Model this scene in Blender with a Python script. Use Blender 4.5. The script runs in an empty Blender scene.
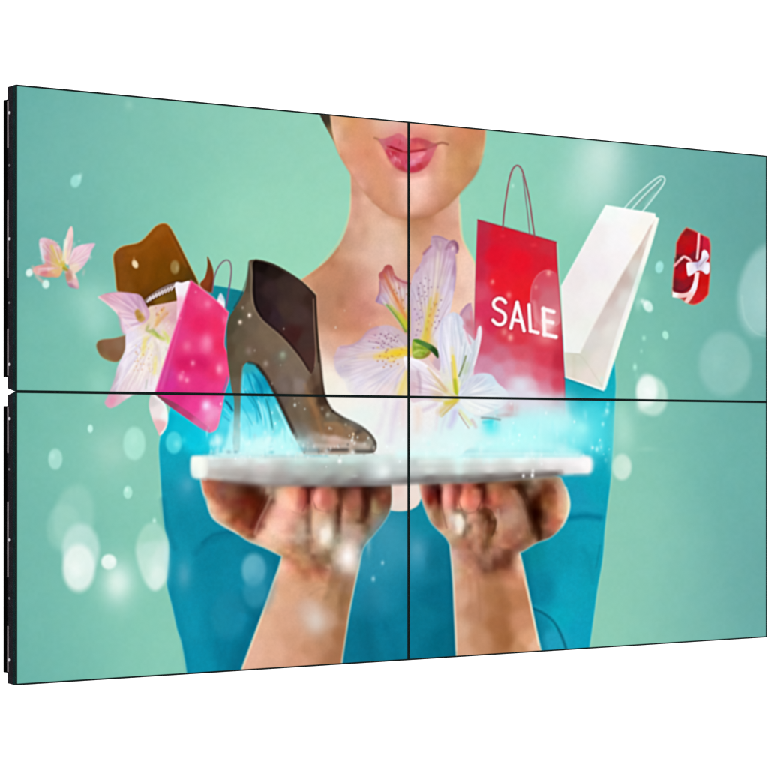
import math
import numpy as np

# ----------------------------------------------------------------------------
#  THE PICTURE SHOWN BY THE FOUR SCREENS
#  painted here with numpy from splines, colour fields and brush strokes; the
#  result becomes the light given off by the dense mesh of each screen
# ----------------------------------------------------------------------------
S = 2.0                     # samples per picture unit
CW, CH = 776, 700           # picture size in units
NX, NY = int(CW * S), int(CH * S)
IMG = np.zeros((NY, NX, 3), np.float32)
RNG = np.random.RandomState(7)


def hx(c):
    if isinstance(c, str):
        c = c.lstrip('#')
        return np.array([int(c[i:i + 2], 16) / 255 for i in (0, 2, 4)], np.float32)
    return np.array(c, np.float32)


def curve(pts, closed=True, n=7, smooth=True):
    """Catmull-Rom through (x, y) points; a point written (x, y, 1) stays a sharp corner."""
    P = [np.array(p[:2], float) for p in pts]
    if not smooth:
        return np.array(P)
    sharp = [len(p) > 2 for p in pts]
    m = len(P)
    T = []
    for i in range(m):
        if sharp[i] or (not closed and i in (0, m - 1)):
            T.append(np.zeros(2))
        else:
            T.append((P[(i + 1) % m] - P[i - 1]) * 0.5)
    out = []
    for i in range(m if closed else m - 1):
        a, b = P[i], P[(i + 1) % m]
        ta, tb = T[i], T[(i + 1) % m]
        L = np.linalg.norm(b - a) + 1e-6
        ta = ta * min(1, 1.6 * L / (np.linalg.norm(ta) + 1e-6))
        tb = tb * min(1, 1.6 * L / (np.linalg.norm(tb) + 1e-6))
        for k in range(n):
            t = k / n
            h = 2 * t**3 - 3 * t**2 + 1
            out.append(h * a + (t**3 - 2 * t**2 + t) * ta + (3 * t**2 - 2 * t**3) * b + (t**3 - t**2) * tb)
    if not closed:
        out.append(P[-1])
    return np.array(out)


def window(x0, y0, x1, y1):
    i0, i1 = max(0, int(x0 * S)), min(NX, int(x1 * S) + 1)
    j0, j1 = max(0, int(y0 * S)), min(NY, int(y1 * S) + 1)
    X, Y = np.meshgrid((np.arange(i0, i1) + .5) / S, (np.arange(j0, j1) + .5) / S)
    return (slice(j0, j1), slice(i0, i1)), X.astype(np.float32), Y.astype(np.float32)


def field(cols, X, Y, p=1.6):
    p = p * 1.3
    if isinstance(cols, str) or not isinstance(cols[0], (tuple, list)):
        return np.broadcast_to(hx(cols), X.shape + (3,))
    acc = np.zeros(X.shape + (3,), np.float32)
    ws = np.zeros(X.shape, np.float32)
    for x, y, c in cols:
        w = 1.0 / ((X - x)**2 + (Y - y)**2 + 6.0)**p
        acc += w[..., None] * hx(c)
        ws += w
    return acc / ws[..., None]


def wash(cols, X, Y, sig):
    """very smooth colour field (normalised gaussians)"""
    acc = np.zeros(X.shape + (3,), np.float32)
    ws = np.full(X.shape, 1e-9, np.float32)
    for x, y, c in cols:
        w = np.exp(-((X - x)**2 + (Y - y)**2) / (2 * sig * sig)) + 1e-7
        acc += w[..., None] * hx(c)
        ws += w
    return acc / ws[..., None]


def grid(x0, y0, st, rows, pts, f=1.3, a=1.0, rim=None, fade=None, calm=1, warm=None):
    """colours noted every st units from (x0, y0), smoothly joined and clipped to the outline pts"""
    G = []
    for row in rows:
        q = [None if c == '-' else [int(ch, 16) / 15 for ch in c] for c in row.split()]
        known = [i for i, c in enumerate(q) if c]
        G.append([q[min(known, key=lambda k: abs(k - i))] for i in range(len(q))])
    G = np.array(G, np.float32)
    h, w = G.shape[:2]
    Yl = (G @ np.array([.3, .59, .11], np.float32))[..., None]
    C = G - Yl                      # the colour casts vary more slowly than the brightness
    for _ in range(calm):
        Q = np.pad(C, ((1, 1), (1, 1), (0, 0)), mode='edge')
        C = (Q[:-2, 1:-1] + Q[2:, 1:-1] + Q[1:-1, :-2] + Q[1:-1, 2:] + 2.5 * Q[1:-1, 1:-1]) / 6.5
    Q = np.pad(Yl, ((1, 1), (1, 1), (0, 0)), mode='edge')
    Yl = (Q[:-2, 1:-1] + Q[2:, 1:-1] + Q[1:-1, :-2] + Q[1:-1, 2:] + 26 * Q[1:-1, 1:-1]) / 30
    G = Yl + C
    if warm is not None:
        G = np.clip(G, 0, 1)**1.1 * np.array(warm, np.float32)
    P = curve(pts, True, 7)
    sl, X, Y = window(P[:, 0].min() - 3, P[:, 1].min() - 3, P[:, 0].max() + 3, P[:, 1].max() + 3)
    U, V = (X[0] - x0) / st, (Y[:, 0] - y0) / st

    def taps(t, n):
        i = np.floor(t).astype(int)
        f_ = (t - i)[:, None].astype(np.float32)
        W = np.concatenate([-.4 * f_ + .8 * f_**2 - .4 * f_**3, 1 - 2.4 * f_**2 + 1.4 * f_**3 + 0 * f_, .4 * f_ + 2 * f_**2 - 1.4 * f_**3 - .2 * 0, -.4 * f_**2 + .4 * f_**3], 1)
        W[:, 1] += 0
        W /= W.sum(1, keepdims=True)
        M = np.zeros((len(t), n), np.float32)
        for k in range(4):
            np.add.at(M, (np.arange(len(t)), np.clip(i - 1 + k, 0, n - 1)), W[:, k])
        return M
    c = np.einsum('yv,vwc->ywc', taps(V, h), G)
    c = np.einsum('xw,ywc->yxc', taps(U, w), c)
    c = c * (1 + .018 * noise(X, Y, 1.3, 8)[..., None])
    d = segdist(P, X, Y, True)
    al = np.clip(.5 - d / f, 0, 1) * a
    if fade is not None:
        al = al * np.clip(fade(X, Y), 0, 1)
    put(sl, np.clip(c, 0, 1), al)
    if rim:
        k = np.exp(-(d / rim[1])**2) * rim[2]
        if fade is not None:
            k = k * np.clip(fade(X, Y), 0, 1)
        put(sl, hx(rim[0]), k)


def segdist(P, X, Y, closed):
    d2 = np.full(X.shape, 1e12, np.float32)
    ins = np.zeros(X.shape, bool)
    n = len(P)
    for i in range(n if closed else n - 1):
        ax, ay = P[i]
        bx, by = P[(i + 1) % n]
        ex, ey = bx - ax, by - ay
        L2 = ex * ex + ey * ey
        if L2 < 1e-9:
            continue
        t = np.clip(((X - ax) * ex + (Y - ay) * ey) / L2, 0, 1)
        d2 = np.minimum(d2, (X - ax - t * ex)**2 + (Y - ay - t * ey)**2)
        if closed and abs(ey) > 1e-9:
            c = ((ay > Y) != (by > Y)) & (X < ex * (Y - ay) / ey + ax)
            ins ^= c
    d = np.sqrt(d2)
    return np.where(ins, -d, d) if closed else d


def put(sl, col, a):
    IMG[sl] += (col - IMG[sl]) * a[..., None]


def shape(pts, cols, f=1.0, a=1.0, p=1.6, smooth=True, rim=None, fade=None, n=7, tex=0, streak=None):
    """Closed shape. f = edge softness, rim = (colour, width, alpha) along its edge,
    fade = function (X, Y) -> alpha, tex = mottling strength, streak = (angle, pitch, strength)."""
    P = curve(pts, True, n, smooth)
    m = f + 2 + (rim[1] * 2 if rim else 0)
    sl, X, Y = window(P[:, 0].min() - m, P[:, 1].min() - m, P[:, 0].max() + m, P[:, 1].max() + m)
    if X.size == 0:
        return
    d = segdist(P, X, Y, True)
    al = np.clip(.5 - d / f, 0, 1)
    al = al * al * (3 - 2 * al) * a
    if fade is not None:
        al = al * np.clip(fade(X, Y), 0, 1)
    c = np.array(field(cols, X, Y, p))
    if tex:
        c = c * (1 + tex * .25 * noise(X, Y, 4.0, 3)[..., None] + tex * .5 * noise(X, Y, 1.3, 8)[..., None])
    if streak:
        an, pitch, st = streak
        u = X * math.cos(an) + Y * math.sin(an)
        v = -X * math.sin(an) + Y * math.cos(an)
        c = c + st * noise(u / 7, v, pitch, 21)[..., None]
    put(sl, np.clip(c, 0, 1), al)
    if rim:
        rc, rw, ra = rim
        w = np.exp(-(d / rw)**2) * ra
        if fade is not None:
            w = w * np.clip(fade(X, Y), 0, 1)
        put(sl, hx(rc), w)


def line(pts, col, w=1.2, a=1.0, f=1.0, smooth=True, taper=False):
    """Stroke of width w (or (w0, w1) along its length) with soft edge f."""
    P = curve(pts, False, 8, smooth)
    w0, w1 = (w if isinstance(w, tuple) else (w, w))
    m = max(w0, w1) + f + 2
    sl, X, Y = window(P[:, 0].min() - m, P[:, 1].min() - m, P[:, 0].max() + m, P[:, 1].max() + m)
    if X.size == 0:
        return
    best = np.zeros(X.shape, np.float32)
    n = len(P)
    for i in range(n - 1):
        ax, ay = P[i]
        ex, ey = P[i + 1] - P[i]
        L2 = ex * ex + ey * ey
        if L2 < 1e-9:
            continue
        t = np.clip(((X - ax) * ex + (Y - ay) * ey) / L2, 0, 1)
        d = np.sqrt((X - ax - t * ex)**2 + (Y - ay - t * ey)**2)
        q = (i + t) / (n - 1)
        ww = w0 + (w1 - w0) * q
        k = np.clip(.5 - (d - ww / 2) / f, 0, 1)
        if taper:
            k = k * np.clip(4 * q * (1 - q) * 1.5, 0, 1)
        best = np.maximum(best, k)
    put(sl, np.array(field(col, X, Y)), best * a)


def veins(base, tips, light, dark, n=14, a=.25, w=1.2, bend=.12, start=.1, seed=1):
    """fine petal veins fanning from base to points between the tips"""
    rg = np.random.RandomState(seed)
    T = curve(tips, False, 10)
    b = np.array(base, float)
    for k in range(n):
        t = T[int((len(T) - 1) * (k + rg.uniform(0, 1)) / n)]
        m = b + (t - b) * .5
        nrm = np.array([-(t - b)[1], (t - b)[0]])
        m = m + nrm * bend * rg.uniform(-.5, 1)
        p0 = b + (t - b) * rg.uniform(start, start + .25)
        p1 = b + (t - b) * rg.uniform(.8, 1.0)
        line([p0, (m + (p0 + p1) / 2) / 2, p1], light if k % 2 else dark, w * rg.uniform(.6, 1.5), a * rg.uniform(.6, 1.3), 1.8, taper=True)


def blob(x, y, rx, ry, col, a=1.0, rot=0.0, hard=0.0):
    """Soft ellipse; hard 0 = gaussian glow, towards 1 = disc with a crisp edge."""
    R = max(rx, ry) * (2.6 if hard == 0 else 1.4) + 2
    sl, X, Y = window(x - R, y - R, x + R, y + R)
    if X.size == 0:
        return
    c, s = math.cos(math.radians(rot)), math.sin(math.radians(rot))
    u = ((X - x) * c + (Y - y) * s) / rx
    v = (-(X - x) * s + (Y - y) * c) / ry
    r = np.sqrt(u * u + v * v)
    if hard == 0:
        k = np.exp(-r * r * 1.4)
    else:
        w = (1 - hard * .85) * .9 + .04
        k = np.clip((1 + w / 2 - r) / w, 0, 1)
        k = k * k * (3 - 2 * k)
    put(sl, hx(col), k * a)


_tabs = {}


def noise(X, Y, scale, seed):
    """Value noise, -1..1."""
    if seed not in _tabs:
        _tabs[seed] = np.random.RandomState(seed).uniform(-1, 1, (256, 256)).astype(np.float32)
    T = _tabs[seed]
    u, v = X / scale + 31.7, Y / scale + 17.3
    i, j = np.floor(u).astype(int), np.floor(v).astype(int)
    fu, fv = u - i, v - j
    fu, fv = fu * fu * (3 - 2 * fu), fv * fv * (3 - 2 * fv)
    g = lambda a, b: T[(j + b) & 255, (i + a) & 255]
    return (g(0, 0) * (1 - fu) + g(1, 0) * fu) * (1 - fv) + (g(0, 1) * (1 - fu) + g(1, 1) * fu) * fv


def paint():
    # ---------------------------------------------------------------- backdrop
    full, X, Y = window(0, 0, CW, CH)
    IMG[full] = wash([
        (10, 90, '66afa7'), (10, 240, '68b0a8'), (12, 390, '6fb8a9'), (10, 550, '70b7aa'), (10, 690, '69b2a7'),
        (80, 120, '74b8ad'), (80, 210, '72b8ac'), (70, 330, '76bdae'), (75, 420, '7ac0af'), (70, 540, '77bdae'), (80, 660, '76bdae'),
        (150, 140, '80c3b1'), (150, 210, '80c7b2'), (110, 380, '84c9b3'), (130, 460, '8bccb7'), (130, 560, '84c9b3'), (150, 650, '89ccb6'),
        (230, 120, '8acab5'), (230, 220, '8fd1b8'), (300, 140, '92d0b8'), (280, 240, '98d7bb'), (330, 190, '97d5bb'), (340, 240, '9ad8bc'),
        (300, 270, '9bdabb'), (470, 210, '98d6ba'), (495, 150, '8fd1b9'), (540, 150, '8accb9'), (520, 220, '8bcfb6'), (575, 250, '8cd0b6'),
        (640, 165, '74b7ac'), (700, 165, '6aaea8'), (750, 165, '61a39f'), (766, 220, '609e9a'), (720, 230, '68aea6'), (650, 240, '72b8ab'),
        (640, 300, '7bc2ae'), (625, 350, '83c7b1'), (680, 330, '74b8ac'), (740, 330, '6aafa7'), (766, 390, '66a8a1'),
        (640, 420, '85c7b4'), (700, 430, '76bbae'), (750, 430, '6bb1a8'), (625, 500, '8acab4'), (640, 560, '8ccab5'), (620, 620, '8ecdb5'),
        (690, 560, '7fbfb3'), (690, 620, '7cbdb0'), (740, 500, '6cb2a9'), (750, 600, '68aba6'), (766, 560, '65a6a2')], X, Y, 38.0)
    # soft glows of the backdrop
    blob(600, 168, 34, 44, 'dff2ea', .62)
    blob(585, 195, 34, 34, 'c9ebe0', .35)
    blob(604, 150, 24, 18, 'e9f6f0', .35)
    blob(129, 105, 5, 6, '9ad3c4', .55)
    blob(92, 300, 30, 24, 'a8dccc', .6)
    blob(96, 322, 18, 22, 'b4e3d6', .45)
    blob(100, 385, 14, 20, '9fdac6', .5)
    blob(112, 450, 26, 26, 'aad6c6', .6)
    blob(76, 181, 5, 6.5, '9ee0d6', .95, 20, .4)
    blob(80, 177, 2.5, 4, 'b6eae0', .8, 20)
    blob(250, 215, 30, 26, 'a2dac2', .3)
    # ----------------------------------------------------------------- hair
    shape([(318, 108, 1), (331, 110, 1), (333, 128), (336, 144), (332, 138), (326, 127), (320, 115)], [(320, 115, '3c3428'), (334, 140, '8b6f4c')], 1.2)
    # ------------------------------------------------------- shirt (behind)
    shirt = [(208, 284, 1), (240, 290), (262, 300), (300, 330, 1), (520, 330, 1), (600, 340), (613, 356), (616, 380), (615.5, 400), (614, 432),
             (611.5, 475), (608, 505), (605, 532), (604, 548), (602, 566), (598, 588), (594.5, 614), (589.8, 648), (587, 668, 1), (187.5, 690, 1),
             (187, 674), (181.5, 643), (177.3, 630), (172.5, 608), (166.7, 584), (167.4, 568), (168.8, 545), (164.8, 529), (162.2, 503),
             (160.4, 477), (159, 445), (164, 425), (172, 400), (180, 340)]
    shape(shirt, [(x, y, hx(c) * np.array([1, 1.055, 1.035]) + .012) for x, y, c in [
        (222, 297, '0f7f8e'), (236, 300, '0c6f80'), (172, 425, '04b4cf'), (195, 438, '06bcd6'), (170, 455, '0b97b2'), (185, 470, '0f93ae'),
        (165, 500, '0c87a3'), (190, 500, '0c84a0'), (190, 520, '0a7f9b'), (180, 560, '0d86a2'), (210, 560, '077996'), (240, 575, '0a7d9b'),
        (190, 620, '0b86a4'), (215, 620, '077a98'), (245, 620, '06799a'), (200, 665, '0782a1'), (230, 655, '04708f'), (262, 560, '06708c'),
        (250, 610, '056d8a'), (375, 560, '2384a2'), (395, 525, '1a7f9c'), (420, 560, '167f9f'), (380, 600, '137a99'), (395, 630, '08708e'),
        (360, 640, '076985'), (440, 600, '03637f'), (445, 640, '01607a'), (430, 560, '056580'), (420, 520, '0a7c96'), (425, 620, '066c87'),
        (530, 550, '067f92'), (560, 550, '0a8ba4'), (590, 540, '0b93ad'), (595, 490, '0795ae'), (580, 500, '128fae'), (605, 470, '079ab2'),
        (605, 440, '18b2c6'), (600, 410, '19b0c4'), (590, 385, '0b98ac'), (608, 385, '0ea2b5'), (540, 590, '067a97'), (570, 590, '0b96b2'),
        (590, 590, '0995ae'), (560, 620, '089cb5'), (580, 630, '0a95b4'), (552, 640, '1a93b3'), (541, 625, '0b7f9d'), (593, 565, '0a8fa8'),
    ]], 1.2, p=1.5, rim=('8adfd2', 1.0, .4), tex=.04)
    # folds
    line([(203, 543), (214, 535), (231, 532)], '045f7c', (1, 4), .65, 5)
    line([(196, 553), (210, 541), (232, 536)], '056480', 5, .35, 6)
    line([(570, 518), (585, 516), (600, 518)], '017694', 6, .8, 5)
    line([(570, 507), (590, 507), (602, 506)], '1aa5bd', 4, .35, 5)
    line([(583, 548), (590, 562), (592, 582)], '067c94', 3, .35, 8)
    line([(600, 546), (598, 558), (596, 568)], '067489', 1.4, .5, 2.5)
    line([(236, 668), (246, 640), (262, 612)], '045a75', 10, .5, 14)
    line([(275, 560), (270, 590), (252, 628)], '045c7a', 7, .35, 12)
    line([(370, 598), (366, 630), (374, 664)], '055874', 12, .35, 16)
    line([(398, 660), (388, 630), (376, 612)], '04607c', 8, .3, 14)
    line([(452, 550), (453, 600), (455, 660)], '035871', 6, .5, 8)
    line([(525, 556), (532, 600), (544, 650)], '056a84', 5, .6, 8)
    line([(531, 608), (543, 613), (554, 622), (562, 637), (568, 655)], '04586f', 2.2, .85, 2.6)
    line([(535, 606), (547, 613), (559, 625), (568, 640)], '18a4be', 2.5, .45, 3)
    line([(166, 548), (170, 580), (184, 640), (190, 676)], '057a96', 5, .35, 7)
    line([(163, 500), (168, 530), (175, 548)], '046c85', 4, .45, 6)
    blob(258, 292, 8, 10, '0b5f70', .4)
    for k in range(34):     # faint weave and wrinkles
        x, y = RNG.uniform(170, 600), RNG.uniform(530, 660)
        line([(x, y), (x + RNG.uniform(-5, 5), y + RNG.uniform(12, 26))], RNG.choice(['0a90ae', '04607c']), 3, .10, 5, taper=True)
    # ------------------------------------------------------------ neck, chest
    neck = [(350.6, 168, 1), (351, 203), (347.8, 224), (339.7, 243.7), (326, 261), (302, 279), (286, 288, 1), (290, 420, 1), (376, 500, 1), (382, 507),
            (399, 511), (416, 506), (430, 480, 1), (478, 440, 1), (479, 300, 1), (476, 268), (468, 251), (461.5, 236), (459.6, 215), (459.4, 180, 1)]
    grid(309, 184, 8, ['- - - - - c97 d98 da8 da8 da8 da8 da8 da8 c96 c96 c96 c96 c96 ca7 dba - -',
        '- - - - - c97 d88 da9 eb9 da8 da8 da8 da8 c96 c96 c96 b85 c96 db9 dcb - -',
        '- - - - - da9 d98 db9 da9 eb9 da8 c97 c96 c96 c96 c96 b86 c97 da9 dba - -',
        '- - - - - da9 d98 da8 da9 db9 ea9 c97 c86 b75 b75 b75 c86 d98 da9 dba - -',
        '- - - - - da9 d97 da9 db9 da9 ea9 da9 c86 b75 b75 b75 c97 d98 da8 dba - -',
        '- - - - - ca9 da8 da8 db9 dba eba db9 ca8 b85 c86 c86 c97 d98 d98 da8 - -',
        '- - - - - c98 da8 d98 db9 dba dba db9 ca8 c86 c86 c97 d98 d98 da8 ea9 - -',
        '- - - - b96 c98 d98 da8 db9 db9 dba db9 db9 c97 c97 c97 da8 da8 da8 ea9 eb9 -',
        '- - - b86 c97 c98 ca8 da9 dba dba ebb dba db9 da8 d97 d97 da9 da9 da9 eba ecb -',
        '- - b86 c86 c97 ca8 da9 dba dba dba ebb dba db9 da8 da8 d98 da9 da9 db9 ecb ecb ecb',
        '- - c86 c75 c86 b97 d98 da9 db9 dba dba db9 da9 da8 da8 da8 da9 db9 eb9 ecb ecb ecb',
        '- c96 c87 c86 c86 b86 c97 d98 da9 db9 dba da9 da9 da9 da9 da9 da9 db9 eba ecb ecb ecb',
        'c97 c87 c86 c86 b86 b86 c87 d98 da9 dba eba da9 da9 da9 da9 da9 da9 db9 eba ecb ecb ecb',
        'c97 b86 b86 b86 b86 b86 c87 d98 da9 dba eba da9 da9 - - - - - - eba ecb ecb',
        'c97 b87 b86 b86 b76 b86 c87 d98 d98 da9 da9 - - - - - - - - eba ecb ecb',
        'c98 b87 b86 b86 b76 c86 c87 c87 d98 da9 da9 - - - - - - - - eca ecb ecb',
        'c97 b87 b86 b86 c86 c86 c87 c88 c88 d98 - - - - - - - - - ecb ecb ecb',
        'c98 b87 b86 b86 c86 c86 c86 d88 d98 da8 - - - - - - - - - - ecb ecb',
        'da8 c97 c97 c86 c86 c86 c86 d87 d97 da8 - - - - - - - - - - - -',
        'dba da9 da8 da8 d98 d97 d97 d97 da8 da9 - - - - - - - - - - - -',
        'ecb dba da9 da9 da8 da8 d97 da8 da9 dba - - - - - - - - - - - -',
        'edc ecb dba da9 da9 da9 da9 dba - - - - - - - - - - - - - -',
        'eee edc ecb eba dba dba dcc - - - - - - - - - - - - - - -',
        'eed edd edc edc ecc - - - - - - - - - - - - - - - - -',
        'eee eed eed eec edd edd - - - - - - - - - - - - - - - -',
        'eee eee eed eed eee eee - - - - - - - - - - - - - - - -',
        'eee eee eee eee eee eee - - - - - - - - - - - - - - - -'],
        neck, 1.6, rim=('e8d3a2', .9, .3), calm=5)
    shape([(384, 476, 1), (424, 476, 1), (420, 502), (411, 509), (397, 511), (388, 506)], [(395, 490, 'eccfc4'), (400, 508, 'ecd8cc'), (412, 490, 'eedcd2')], 3, a=.9)
    line([(350.4, 195), (349.6, 212), (345, 228), (336, 246), (320, 265)], 'e4d2a4', 1.6, .45, 2)
    line([(459.8, 205), (462, 236), (469, 252), (477, 267)], 'efd6ac', 2.4, .6, 2.4)
    line([(338, 249), (328, 262), (313, 275)], 'a87450', 3, .35, 4)
    line([(384, 212), (398, 222), (415, 224), (432, 220)], 'b87a54', 4, .3, 6)
    # ------------------------------------------------------------------- face
    face = [(329, 100, 1), (490, 100, 1), (486.5, 118), (485.3, 140), (482.5, 156), (476, 174), (463, 190), (448, 205.5), (429, 216.5), (410, 219.5),
            (391, 215.5), (372.5, 201.5), (358, 184), (347, 168), (338, 152), (333, 134)]
    grid(329, 114, 8, ['- da8 da7 d95 d97 d98 db9 dba dba dba dba eb9 ea9 e97 da8 da8 d97 d85 d85 d76',
        '- da8 da7 d95 d97 d98 db9 dba dba dba dba eb9 ea9 e97 da8 da8 d97 d85 d85 d76',
        '- dba d96 d96 d97 d97 da8 da9 da9 e99 d98 e98 e98 da8 da8 d97 d86 d86 c85 c86',
        '- dba d97 d97 d97 d96 d97 d98 d88 e88 e98 d77 d76 d87 ca7 c86 d86 c86 c85 c86',
        '- - da8 d97 d97 d96 d97 ea9 d77 d66 d66 d77 d77 d98 ea9 c96 c86 c85 c86 c96',
        '- - - d97 e87 d86 d97 ea8 d77 d66 d66 d66 d66 d87 da8 c96 c96 c85 c86 ca7',
        '- - - d97 d97 d97 d96 d98 e98 d77 c66 c66 d77 d98 da8 d97 c96 c85 c96 -',
        '- - - da8 d98 d97 d96 d98 c97 c87 c77 d88 e98 d98 da7 c96 c95 c85 b86 -',
        '- - - - d98 d97 d97 d97 d98 eba ecb ecc ecb da9 da8 d97 c96 c86 b86 -',
        '- - - - da9 c97 d97 d96 d98 ea9 ecb ecb eba da8 d97 d86 c96 c86 - -',
        '- - - - d98 c87 d97 d96 c97 ea9 eba ecb eba d98 c97 c86 b85 - - -',
        '- - - - - c97 c86 d97 c97 da9 db9 ebb ea9 d98 c86 b86 - - - -',
        '- - - - - - c87 c86 c97 d98 eba da9 c97 c86 b75 - - - - -',
        '- - - - - - - c86 c86 c86 b86 b75 b75 b75 - - - - - -'],
        face, 2.0, calm=3)
    line([(334, 140), (345, 163), (358, 184), (373, 202)], 'bf8a64', 1.8, .4, 3)
    line([(373, 202), (391, 216), (410, 220), (429, 217), (448, 206)], 'b07650', 1.4, .45, 3)
    line([(448, 205.5), (463, 190), (476, 174), (482.5, 156)], 'b0805a', 2.4, .4, 3)
    line([(331, 116), (334, 135), (340, 153)], 'f0cca0', 1.6, .5, 2)
    line([(485.6, 128), (484.8, 145), (480, 164)], 'd4bc90', 2, .6, 2)
    # ------------------------------------------------------------------- lips
    blob(407, 152, 34, 21, 'e08a78', .35)
    line([(374.5, 138), (379, 139.8), (383.5, 145)], '8e5a3c', (1, 2), .75, 2.4)
    line([(448, 144.6), (442, 142.8), (435, 145)], '8c4a34', (1.4, 2.2), .8, 2.6)
    line([(442, 148), (444, 152), (443, 158)], 'f0b898', 3, .5, 4)
    line([(377, 145), (383, 156), (390, 166)], 'f0b090', 3, .5, 4)
    shape([(378.5, 139.6), (385, 138.4), (391.7, 136.2), (398, 133.4), (403, 135), (407, 138.2), (411, 138.6), (418, 137.8), (426, 139.8), (432, 142.4), (437.5, 144.8), (434, 149),
           (424, 151), (409, 152.5), (397, 150), (386, 147)],
          [(382, 141, 'c87478'), (390, 139, 'cc6674'), (398, 136, 'd4707a'), (396, 142, 'd8566c'), (400, 143, 'cc4c60'), (404, 140, 'd87484'), (408, 141, 'd47880'), (415, 140, 'c84c58'),
           (421, 141, 'c44c54'), (427, 143, 'c05258'), (433, 145, 'bc6464'), (402, 148, 'd2546a'), (413, 146, 'dc5c60'), (420, 146, 'e06a68'), (393, 145, 'd0506a'), (388, 144, 'c85c70')], 2.6, p=1.6)
    shape([(381, 143), (388, 147.5), (396, 151), (409, 152.6), (422, 150.5), (436, 146), (434, 153), (430.5, 160.5), (425, 167.5), (417, 172), (408, 172.4), (400, 170), (395, 166.5),
           (389.5, 159.5), (385, 151.5)],
          [(384, 147, 'c87074'), (389, 152, 'c84458'), (394, 153, 'c02c40'), (396, 159, 'e08090'), (397, 156, 'b83044'), (399, 163, 'd04c5e'), (401, 157, 'd85068'), (404, 163, 'cc4460'),
           (402, 169, 'b83c44'), (406, 156, 'd04a60'), (414, 156, 'e87888'), (421, 155, 'ee8490'), (418, 160, 'e27a94'), (412, 163, 'e080a0'), (425, 158, 'd8586c'), (430, 154, 'd46474'),
           (420, 166, 'c03440'), (413, 169, 'c4344c'), (408, 166, 'd25c7c'), (426, 164, 'c84c54'), (432, 149, 'd06c74')], 2.8, p=1.7)
    line([(388, 146.6), (394, 148.6), (402, 151.6), (410, 152.2), (418, 151.2), (426, 149.6)], 'a41426', (1.2, 1.4), .8, 2.2)
    line([(391, 147), (396, 149), (401.5, 151)], '8c0416', 1.8, .8, 1.8)
    line([(409, 151), (416, 150.6), (424, 149.6)], '9c1c2c', 1.6, .6, 2)
    line([(424, 150), (430, 148), (436, 145.4)], 'b04c50', 1.2, .6, 2)
    for (x, y, a, b, rt) in ((395.4, 158, 1.1, 3.6, -25), (391, 154, .9, 2.4, -25), (399.5, 161, .8, 2.6, -20), (420, 156.5, 4.2, 1.8, -20), (414, 161, 3, 2.4, -10), (411, 158, 1, 2.6, 0), (424, 154, 2, 1.2, -20)):
        blob(x, y, a, b, 'f8acb8', .5, rt)
    for k in range(26):
        x = RNG.uniform(396, 422)
        y0 = RNG.uniform(138, 143) if k % 2 else RNG.uniform(154, 162)
        line([(x, y0), (x + (x - 408) * .05, y0 + RNG.uniform(3, 6))], RNG.choice(['a8283c', 'f09aa6', 'b83a50']), .7, .28, 1.4, taper=True)
    line([(388, 158), (394, 166.5), (401, 171), (410, 173), (419, 171.5), (427, 165.5)], 'b84850', 1.2, .4, 2.6)
    line([(398, 175.5), (410, 177), (422, 175)], 'd08070', 3, .4, 5)
    # ------------------------------------------------------------- white mist
    blob(352, 420, 48, 34, 'f3f4ee', .75)
    blob(345, 395, 26, 24, 'f5f0e4', .7)
    blob(390, 440, 40, 20, 'edf3f0', .8)
    blob(330, 382, 12, 22, 'f3ecd8', .5)
    # -------------------------------------------------------- brown hat
    shape([(96.6, 347), (98, 341.5), (103, 339.2), (114, 338), (127, 335), (133, 338), (126, 350), (119, 361), (110, 361), (101, 356)],
          [(98, 347, '7c5c3c'), (108, 345, '8a6248'), (112, 355, '865c40'), (120, 342, '8d6a50'), (108, 360, '8a7048')], 1.4, rim=('a8b088', 1.0, .35))
    shape([(207.5, 256.5), (210.5, 261), (213.5, 270), (214, 280), (212, 292), (204, 290), (200, 284), (205, 277), (207.5, 266)],
          [(208, 260, '70401c'), (208, 283, '8c3f1c'), (212, 285, '6a2c14')], 1.1, rim=('b8c49a', .8, .25))
    hat = [(113.3, 257), (116.7, 250), (123, 246), (131, 244.2), (138, 242.5), (144, 238.5), (150, 232), (156, 226), (162.5, 223.3), (168, 224.6),
           (173, 231.5), (179, 243), (185, 255), (191, 267), (197, 279), (201, 290, 1), (190, 300, 1), (150, 309, 1), (136, 300), (122, 293), (117, 290), (115.4, 275)]
    shape(hat, [(x, y, hx(c) * .93) for x, y, c in [
        (118, 256, '8f4f1a'), (130, 255, '94500f'), (120, 275, '8c4f12'), (122, 288, '8a4d12'), (135, 270, '84490a'), (150, 250, '8c4b08'), (162, 232, '9c5410'),
        (168, 240, '964c08'), (175, 255, '8b4a08'), (150, 270, '7c4405'), (165, 270, '7e4806'), (180, 275, '6c4208'), (190, 280, '5a3c0e'), (160, 285, '774405'),
        (140, 285, '7c4306'), (145, 296, '6c3d0c'), (128, 290, '8a5216')]], 1.2, p=1.3, tex=.05, rim=('d6bd78', .9, .55))
    line([(116, 258), (117, 275), (119, 290)], '6d3c0e', 2.5, .5, 3)
    line([(170, 230), (180, 249), (190, 270), (197, 283)], '5c3510', 2.2, .6, 2.5)
    line([(168, 228), (175, 243), (186, 266)], 'a8622a', 2, .35, 3)
    line([(130, 251), (142, 249), (152, 238), (162, 229)], 'a5601c', 4, .35, 6)
    line([(148, 243), (150, 260), (146, 280)], '9a5510', 7, .3, 10)
    line([(165, 248), (168, 262), (172, 275)], '6a3a05', 8, .25, 10)
    # band
    line([(146, 302), (157, 294), (168, 288), (180, 284)], '4c2a10', 8.5, .8, 2, )
    line([(147, 300.5), (157, 293), (168, 287.2), (178, 284)], '8d7670', 4.6, .95, 1.2)
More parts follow.
